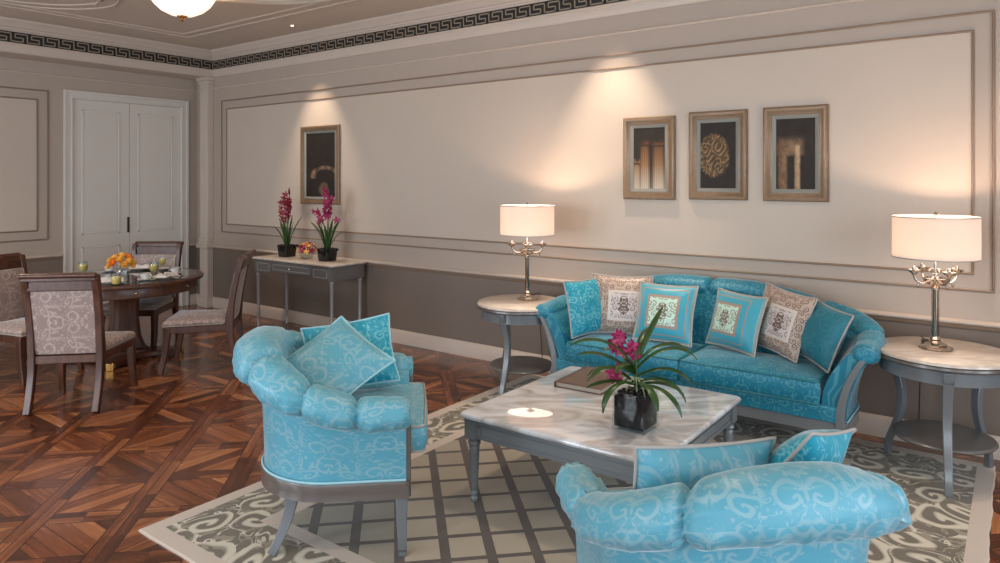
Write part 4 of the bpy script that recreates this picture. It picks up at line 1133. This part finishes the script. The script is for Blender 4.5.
g = G(); P = [(.225, .06), (.225, .085), (.19, .10), (.15, .20), (.128, .38), (.135, .55), (.16, .60), (.21, .6115), (.21, .624)]
g.loft([[(r*math.cos(PI/4+q), r*math.sin(PI/4+q), z) for q in (0., PI/2-.35, PI/2, PI-.35, PI, 1.5*PI-.35, 1.5*PI, 2*PI-.35)] for r, z in P]); g.build('pedestal', M['walnut'], dt, angle=25, bevel=.004)
RB = math.radians(52)
g = G(); poly = []
for k in range(4):
    A = RB+PI/2*k
    for dd, rr in ((-.09, .50), (.09, .50), (.40, .29), (PI/4, .235), (PI/2-.40, .29)): poly.append((rr*math.cos(A+dd), rr*math.sin(A+dd)))
g.prism(poly, .018, .062); g.build('plinth', M['walnut'], dt, bevel=.008)
for k in range(4):
    A = RB+PI/2*k; c, s = math.cos(A), math.sin(A)
    g = G(); g.box(-.034, .008, -.03, .03, .0, .064, M=TR((.497*c, .497*s, 0), A)); g.build('brass_shoe', M['brass'], dt, bevel=.004)

# ------------------------------------------------------------ dining chairs
def dining_chair():
    r = thing('dining_chair', '', 'dining chair', group='upholstered dining chairs at the round table')
    W0, W1, D = .22, .27, .265      # half widths back/front, half depth
    wd = M['walnut']
    # rear uprights: sabre leg below, scrolled back above
    for sg in (-1, 1):
        g = G(); P = []; W = []
        for k in range(25):
            t = k/24; z = t*1.0
            if z < .42: x = -D+.02-.085*((.42-z)/.42)**1.7
            else:
                q = (z-.42)/.58; x = -D+.02-.015*math.sin(PI*q)-.10*q**2.1
            P.append((x, sg*(W0-.005*(1-t)), max(z, .0005))); W.append(.044+.022*math.exp(-((z-.43)/.12)**2)+.01*(z > .9))
        g.bar(P, .046, W, up=(1, 0, 0)); g.build('rear_upright', wd, r, bevel=.005)
        g = G(); P = []
        for k in range(11):
            t = k/10; P.append((D-.03+.05*t**2, sg*(W1-.025+.012*t**2), .40*(1-t)+.0005))
        g.bar(P, [.056-.018*k/10 for k in range(11)], [.056-.018*k/10 for k in range(11)], up=(1, 0, 0)); g.build('leg', wd, r, bevel=.005)
    # crest rail rolling backwards
    g = G(); g.bar([(-D-.09-.006*(1-(y/.25)**2), y, .985) for y in [-.236+.472*i/12 for i in range(13)]], .050, .048); g.bar([(-D-.066, y, .93) for y in (-.21, 0, .21)], .034, .085)
    g.tube([(-D-.115, y, 1.003) for y in (-.24, 0, .24)], .020, 12); g.build('crest_rail', wd, r, bevel=.006)
    def backx(z): q = max(0., (z-.42)/.58); return -D+.02-.015*math.sin(PI*q)-.10*q**2.1
    g = G(); rings = []
    for k in range(13):
        z = .415+.475*k/12; x = backx(z); e = .006*(k in (0, 12)); rings.append([(x+.030-e, -W0+.016, z), (x+.040-e, -W0*.5, z), (x+.043-e, 0, z), (x+.040-e, W0*.5, z), (x+.030-e, W0-.016, z), (x-.016+e, W0-.016, z), (x-.022+e, 0, z), (x-.016+e, -W0+.016, z)])
    g.loft(rings); g.build('backrest', M['dining_fabric'], r, angle=50)
    g = G(); y0, y1 = W0+.005, W1
    g.prism([(-D+.0, -y0), (D, -y1), (D, y1), (-D+.0, y0)], .345, .405); g.build('seat_frame', wd, r, bevel=.006)
    poly = dens([Vector((-D+.045, -y0+.012, 0)), Vector((D-.0, -y1+.008, 0)), Vector((D+.006, 0, 0)), Vector((D, y1-.008, 0)), Vector((-D+.045, y0-.012, 0))], .05)
    c = cushion_mesh(poly, .406, .455, .028, .016, M['dining_fabric'], 'seat', r)
    h = G(); h.tube([(p.x*1.002, p.y*1.004, .412) for p in poly], .005, 6, closed=True); h.build('piping', M['piping_taupe'], c, angle=60)
    return r
ch0 = dining_chair()
chs = [((-5.65, 2.36), 135, 'dining chair with its patterned back to the camera, nearest of the four'),
       ((-5.83, 3.44), 228, 'dining chair in side view, on the console side of the table'),
       ((-7.03, 3.475), -53, 'dining chair behind the round table, in front of the white doors'),
       ((-6.72, 2.37), 20, 'dining chair cut off by the left edge of the photo')]
for i, (p, a_, lab) in enumerate(chs):
    o = ch0 if i == 0 else copy_tree(ch0)
    o.location = (p[0], p[1], 0); o.scale = (1.03, 1.04, .975); o.rotation_euler = (0, 0, math.radians(a_)); o['label'] = lab

# ------------------------------------------------------------ table setting
ZT = .7522
def img_pt(u, v, z):      # table point read off the photograph
    d = 700.*(1.65-z)/(v-179.3); l = (u-500)/700.*d
    return (-.5952*d+.8036*l, .8036*d+.5952*l)
cdir = Vector((TX, TY))
def towards(p): return math.atan2(p[1]-TY, p[0]-TX)
def plate(p, label, r=.125):
    g = G(); z = 0
    g.lathe([(r*.55, 0), (r*.6, .004), (r*.95, .014), (r, .017), (r*.97, .019), (r*.62, .008), (.001, .007)], 36)
    o = g.build('dinner_plate', M['porcelain'], None, (p[0], p[1], ZT), angle=60); tag(o, label, 'plate', 'white plates on the round table')
    h = G(); h.tube([(r*.985*math.cos(2*PI*k/36), r*.985*math.sin(2*PI*k/36), .0185) for k in range(36)], .0017, 5, closed=True); h.build('gilt_edge', M['gold_rim'], o)
    return o
def cup(p, label, a_=0.):
    t = thing('cup_and_saucer', label, 'cup', (p[0], p[1], ZT), a_, 'cups and saucers on the round table')
    g = G(); g.lathe([(.035, 0), (.04, .003), (.068, .012), (.07, .015), (.066, .015), (.035, .006), (.001, .006)], 28); s = g.build('saucer', M['porcelain'], t, angle=60)
    g = G(); g.lathe([(.022, .0065), (.026, .010), (.036, .03), (.042, .058), (.0435, .064), (.041, .064), (.034, .034), (.022, .014), (.001, .013)], 28); g.build('cup', M['porcelain'], t, angle=60)
    g = G(); g.tube([(.040, 0, .055), (.058, 0, .056), (.066, 0, .045), (.058, 0, .030), (.036, 0, .026)], .004, 7); g.build('handle', M['porcelain'], t, angle=60)
    h = G(); h.tube([(.043*math.cos(2*PI*k/28), .043*math.sin(2*PI*k/28), .064) for k in range(28)], .0016, 5, closed=True); h.build('gilt_edge', M['gold_rim'], t)
def juice(p, label, z=ZT):
    t = thing('juice_glass', label, 'glass', (p[0], p[1], z), 0., 'glasses of yellow juice on the round table')
    g = G(); g.lathe([(.028, 0), (.032, .004), (.041, .03), (.043, .06), (.038, .10), (.0365, .10), (.0415, .06), (.0395, .032), (.028, .010), (.001, .009)], 28); g.build('tumbler', M['glass'], t, angle=60)
    g = G(); g.lathe([(.001, .0105), (.027, .0115), (.0385, .033), (.0405, .06), (.0395, .074), (.001, .074)], 28); g.build('juice', M['juice'], t, angle=50)
def napkin(p, a_, label):
    g = G(); n = 14; rings = []
    for k in range(n+1):
        t = k/n; w = .055-.025*math.sin(PI*t)*.6+.03*abs(t-.5); h_ = .018+.014*abs(math.sin(t*7))
        x = -.095+.19*t
        rings.append([(x, -w, .001), (x, -w*.6, h_), (x, 0, h_*.55), (x, w*.5, h_*1.1), (x, w, .001)])
    g.loft(rings); o = g.build('linen_napkin', M['napkin'], None, (p[0], p[1], ZT+.001), a_, angle=60); tag(o, label, 'napkin', 'folded napkins on the round table')
def cutlery(p, a_, label, kind):
    g = G()
    if kind == 'knife':
        g.bar([(-.10, 0, .004), (-.01, 0, .005)], .010, .006); g.bar([(-.01, 0, .004), (.10, 0, .003)], [.014, .010], [.003, .002])
    else:
        g.bar([(-.10, 0, .003), (.03, 0, .006), (.05, 0, .004)], [.010, .006, .018], .003)
        for dy in (-.007, -.0023, .0023, .007): g.bar([(.05, dy, .004), (.095, dy, .007)], .003, .002)
    o = g.build('table_'+kind, M['nickel'], None, (p[0], p[1], ZT), a_, angle=40); tag(o, label, 'cutlery', 'knives and forks on the round table')
seat_names = {0: 'nearest the camera', 1: 'on the console side', 2: 'before the white doors', 3: 'by the chair at the left edge'}
for i, (p, a_, lab) in enumerate(chs):
    A = towards(p); c, s = math.cos(A), math.sin(A)
    def P(rad, lat): return (TX+rad*c-lat*s, TY+rad*s+lat*c)
    nm = seat_names[i]
    plate(P(.47, .0), 'white gilt-edged plate at the place %s' % nm)
    if i != 3: cup(P(.355, .245), 'white cup on saucer at the place %s' % nm, A+1.)
    cutlery(P(.48, .16), A, 'silver knife at the place %s' % nm, 'knife'); cutlery(P(.48, -.155), A, 'silver fork at the place %s' % nm, 'fork')
    if i in (0, 2): o_ = plate(P(.40, -.235), 'small bread plate at the place %s' % nm, .07); o_.name = 'bread_plate'; o_['group'] = 'bread plates on the round table'
    napkin((P(.47, 0)[0], P(.47, 0)[1]), A+PI/2+.2, 'folded white napkin on the plate %s' % nm)
    bpy.data.objects[[o.name for o in col.objects if o.name.startswith('linen_napkin')][-1]].location.z = ZT+.0165
juice(img_pt(116, 285.5, .75), 'stemless glass of yellow juice in front of the orange flowers')
juice(img_pt(154, 272.5, .75), 'glass of yellow juice right of the orange flowers')
juice(img_pt(83, 272, .75), 'glass of yellow juice seen over the crest of the nearest chair')
juice(img_pt(163, 266, .75), 'glass of yellow juice by the place before the doors')
fb = img_pt(121, 280, .75)
bt = thing('flower_bowl', 'glass bowl of orange roses in the middle of the dining table', 'flowers', (fb[0], fb[1], ZT))
g = G(); g.lathe([(.045, 0), (.06, .006), (.075, .04), (.072, .08), (.069, .08), (.07, .04), (.055, .012), (.001, .010)], 28); g.build('bowl', M['glass'], bt, angle=50)
def rose(parent, c, d, r, mat, rn):
    g = G(); d = Vector(d).normalized(); u = d.orthogonal().normalized(); v = d.cross(u)
    g.sphere(Vector(c), r*.55, 10, 7)
    for ring_, (k_, tilt, R_) in enumerate(((3, .25, .62), (5, .6, .85), (6, 1.0, 1.05))):
        for q in range(k_):
            A = 2*PI*q/k_+ring_*.5; dd = u*math.cos(A)+v*math.sin(A); s = d.cross(dd); rings = []
            for j in range(5):
                t = j/4; p = Vector(c)-d*r*.35+dd*r*R_*(.35+.55*math.sin(t*1.5)*math.sin(tilt+.3))+d*r*(1.15*t)*math.cos(tilt*.75); w = r*.72*math.sin(PI*(.2+.62*t))
                rings.append([p+s*w, p+dd*r*.12, p-s*w, p-dd*.001])
            g.loft(rings)
    g.build('rose', mat, parent, angle=60)
rn = random.Random(8); M['orange_b'] = (lambda m: m.put('Base Color', m.mix(m.noise(m.coord(), 30, 2), lin((232, 104, 24)), lin((240, 140, 50)))).put('Roughness', .5).m)(Mat('deep_orange_petal'))
for k in range(17):
    z_ = 1-(k+.5)/17*1.15; A = k*2.4; q = math.sqrt(max(0, 1-z_*z_)); p = (.098*q*math.cos(A), .098*q*math.sin(A), .135+.085*z_)
    rose(bt, p, (p[0], p[1], p[2]-.08), rn.uniform(.028, .034), M['orange_b'] if k % 7 == 3 else M['orange'], rn)

# ------------------------------------------------------------ lights that show, and lights that light
LX, LY = -5.76, 3.20
bl = thing('ceiling_light', 'lit alabaster bowl ceiling light with brass finial above the dining area', 'ceiling light', (LX, LY, 0))
g = G(); g.lathe([(.02, 3.045), (.10, 3.06), (.17, 3.095), (.225, 3.145), (.26, 3.20), (.265, 3.22), (.252, 3.22), (.215, 3.15), (.10, 3.075), (.01, 3.06)], 56); g.build('glass_bowl', M['bowl'], bl, angle=50)
g = G(); g.lathe([(.001, 3.000), (.012, 3.004), (.017, 3.015), (.009, 3.025), (.014, 3.030), (.040, 3.038), (.044, 3.048), (.02, 3.056)], 24); g.build('finial', M['brass'], bl, angle=50)
g = G(); g.lathe([(.008, 3.056), (.008, 3.27), (.10, 3.275), (.11, 3.2995)], 24)
for k in range(3):
    A = 2*PI*k/3; g.tube([(.09*math.cos(A), .09*math.sin(A), 3.28), (.258*math.cos(A), .258*math.sin(A), 3.215)], .005, 6)
g.build('mount', M['brass'], bl, angle=40)
def light(kind, loc, energy, color, size=.1, target=None, name='room_light', **k):
    ld = bpy.data.lights.new(name, kind); ld.energy = energy; ld.color = color
    if kind == 'AREA': ld.shape = 'RECTANGLE'; ld.size = size[0]; ld.size_y = size[1]
    else: ld.shadow_soft_size = size
    for a, b in k.items(): setattr(ld, a, b)
    o = bpy.data.objects.new(name, ld); col.objects.link(o); o.location = loc
    if target is not None: o.rotation_euler = (Vector(target)-Vector(loc)).to_track_quat('-Z', 'Y').to_euler()
    return o
WARM = (1., .80, .62); COOL = (.84, .92, 1.)
light('POINT', (LX, LY, 3.15), 16, WARM, .08)
# recessed downlights: two wall washers over the pictures, the rest added unseen as fill
dl = [(-6.25, 4.70, 115, 1), (-2.60, 4.68, 150, 1), (.35, 4.68, 90, 1), (-4.4, 1.6, 60, 0), (-1.8, 3.3, 85, 0), (-1.8, .6, 60, 0), (-6.9, 1.6, 90, 0), (.9, 2.2, 50, 0)]
for i, (x, y, en, wash) in enumerate(dl):
    if i in (0, 3, 4, 5, 6, 7, 1, 2):
        t = thing('recessed_downlight', 'small lit recessed ceiling downlight near the cornice, above the console', 'ceiling light', (x, y, 0)) if i == 0 else thing('recessed_downlight', 'assumed recessed ceiling downlight out of view, placed for its light on the room', 'ceiling light', (x, y, 0), 0., 'downlights out of view')
        g = G(); g.lathe([(.018, ZC-.0005), (.018, ZC-.006), (.030, ZC-.004), (.032, ZC-.0005)], 28); g.build('trim_ring', M['trim'], t, angle=40)
        g = G(); g.lathe([(.001, ZC-.003), (.017, ZC-.003), (.017, ZC-.001), (.001, ZC-.001)], 24); g.build('lens', M['downlight'], t, angle=40)
    if wash: light('SPOT', (x, y, ZC-.02), en, WARM, .03, (x, y+.10, 2.0), spot_size=math.radians(60), spot_blend=.75)
    else: light('SPOT', (x, y, ZC-.02), en, WARM, .06, (x, y, 0), spot_size=math.radians(120), spot_blend=.8)
for (a, b, za, zb) in wins_r: light('AREA', (XR+.3, (a+b)/2, (za+zb)/2), 56, COOL, (b-a, zb-za), (XR-3, (a+b)/2, (za+zb)/2-.2), 'window_daylight')
for (a, b, za, zb) in wins_b: light('AREA', ((a+b)/2, YR-.3, (za+zb)/2), 112 if a < -3 else 42, COOL, (b-a, zb-za), ((a+b)/2, YR+3, (za+zb)/2-.2), 'window_daylight')
w = bpy.data.worlds.new('sky'); scene.world = w; w.use_nodes = True
bg = w.node_tree.nodes['Background']; bg.inputs[0].default_value = (.62, .78, 1., 1); bg.inputs[1].default_value = 1.5

# ------------------------------------------------------------ camera
cam = bpy.data.cameras.new('camera'); co = bpy.data.objects.new('camera', cam); col.objects.link(co)
co.location = (0, 0, 1.65); co.rotation_euler = (PI/2, 0, math.radians(36.53))
cam.sensor_fit = 'HORIZONTAL'; cam.sensor_width = 36.; cam.lens = 36.*.700; cam.shift_y = -(281.5-179.3)/1000.
cam.clip_start = .05
scene.camera = co
vs = scene.view_settings; scene.display_settings.display_device = 'sRGB'
vs.view_transform = 'Standard'; vs.look = 'None'; vs.gamma = 1.; vs.use_curve_mapping = False; vs.exposure = 0.08
cy = scene.cycles
cy.max_bounces = 8; cy.diffuse_bounces = 4; cy.glossy_bounces = 4; cy.transmission_bounces = 8; cy.transparent_max_bounces = 8
cy.caustics_reflective = False; cy.caustics_refractive = False; cy.sample_clamp_indirect = 4.; cy.use_denoising = True
try: cy.denoiser = 'OPENIMAGEDENOISE'
except Exception: pass
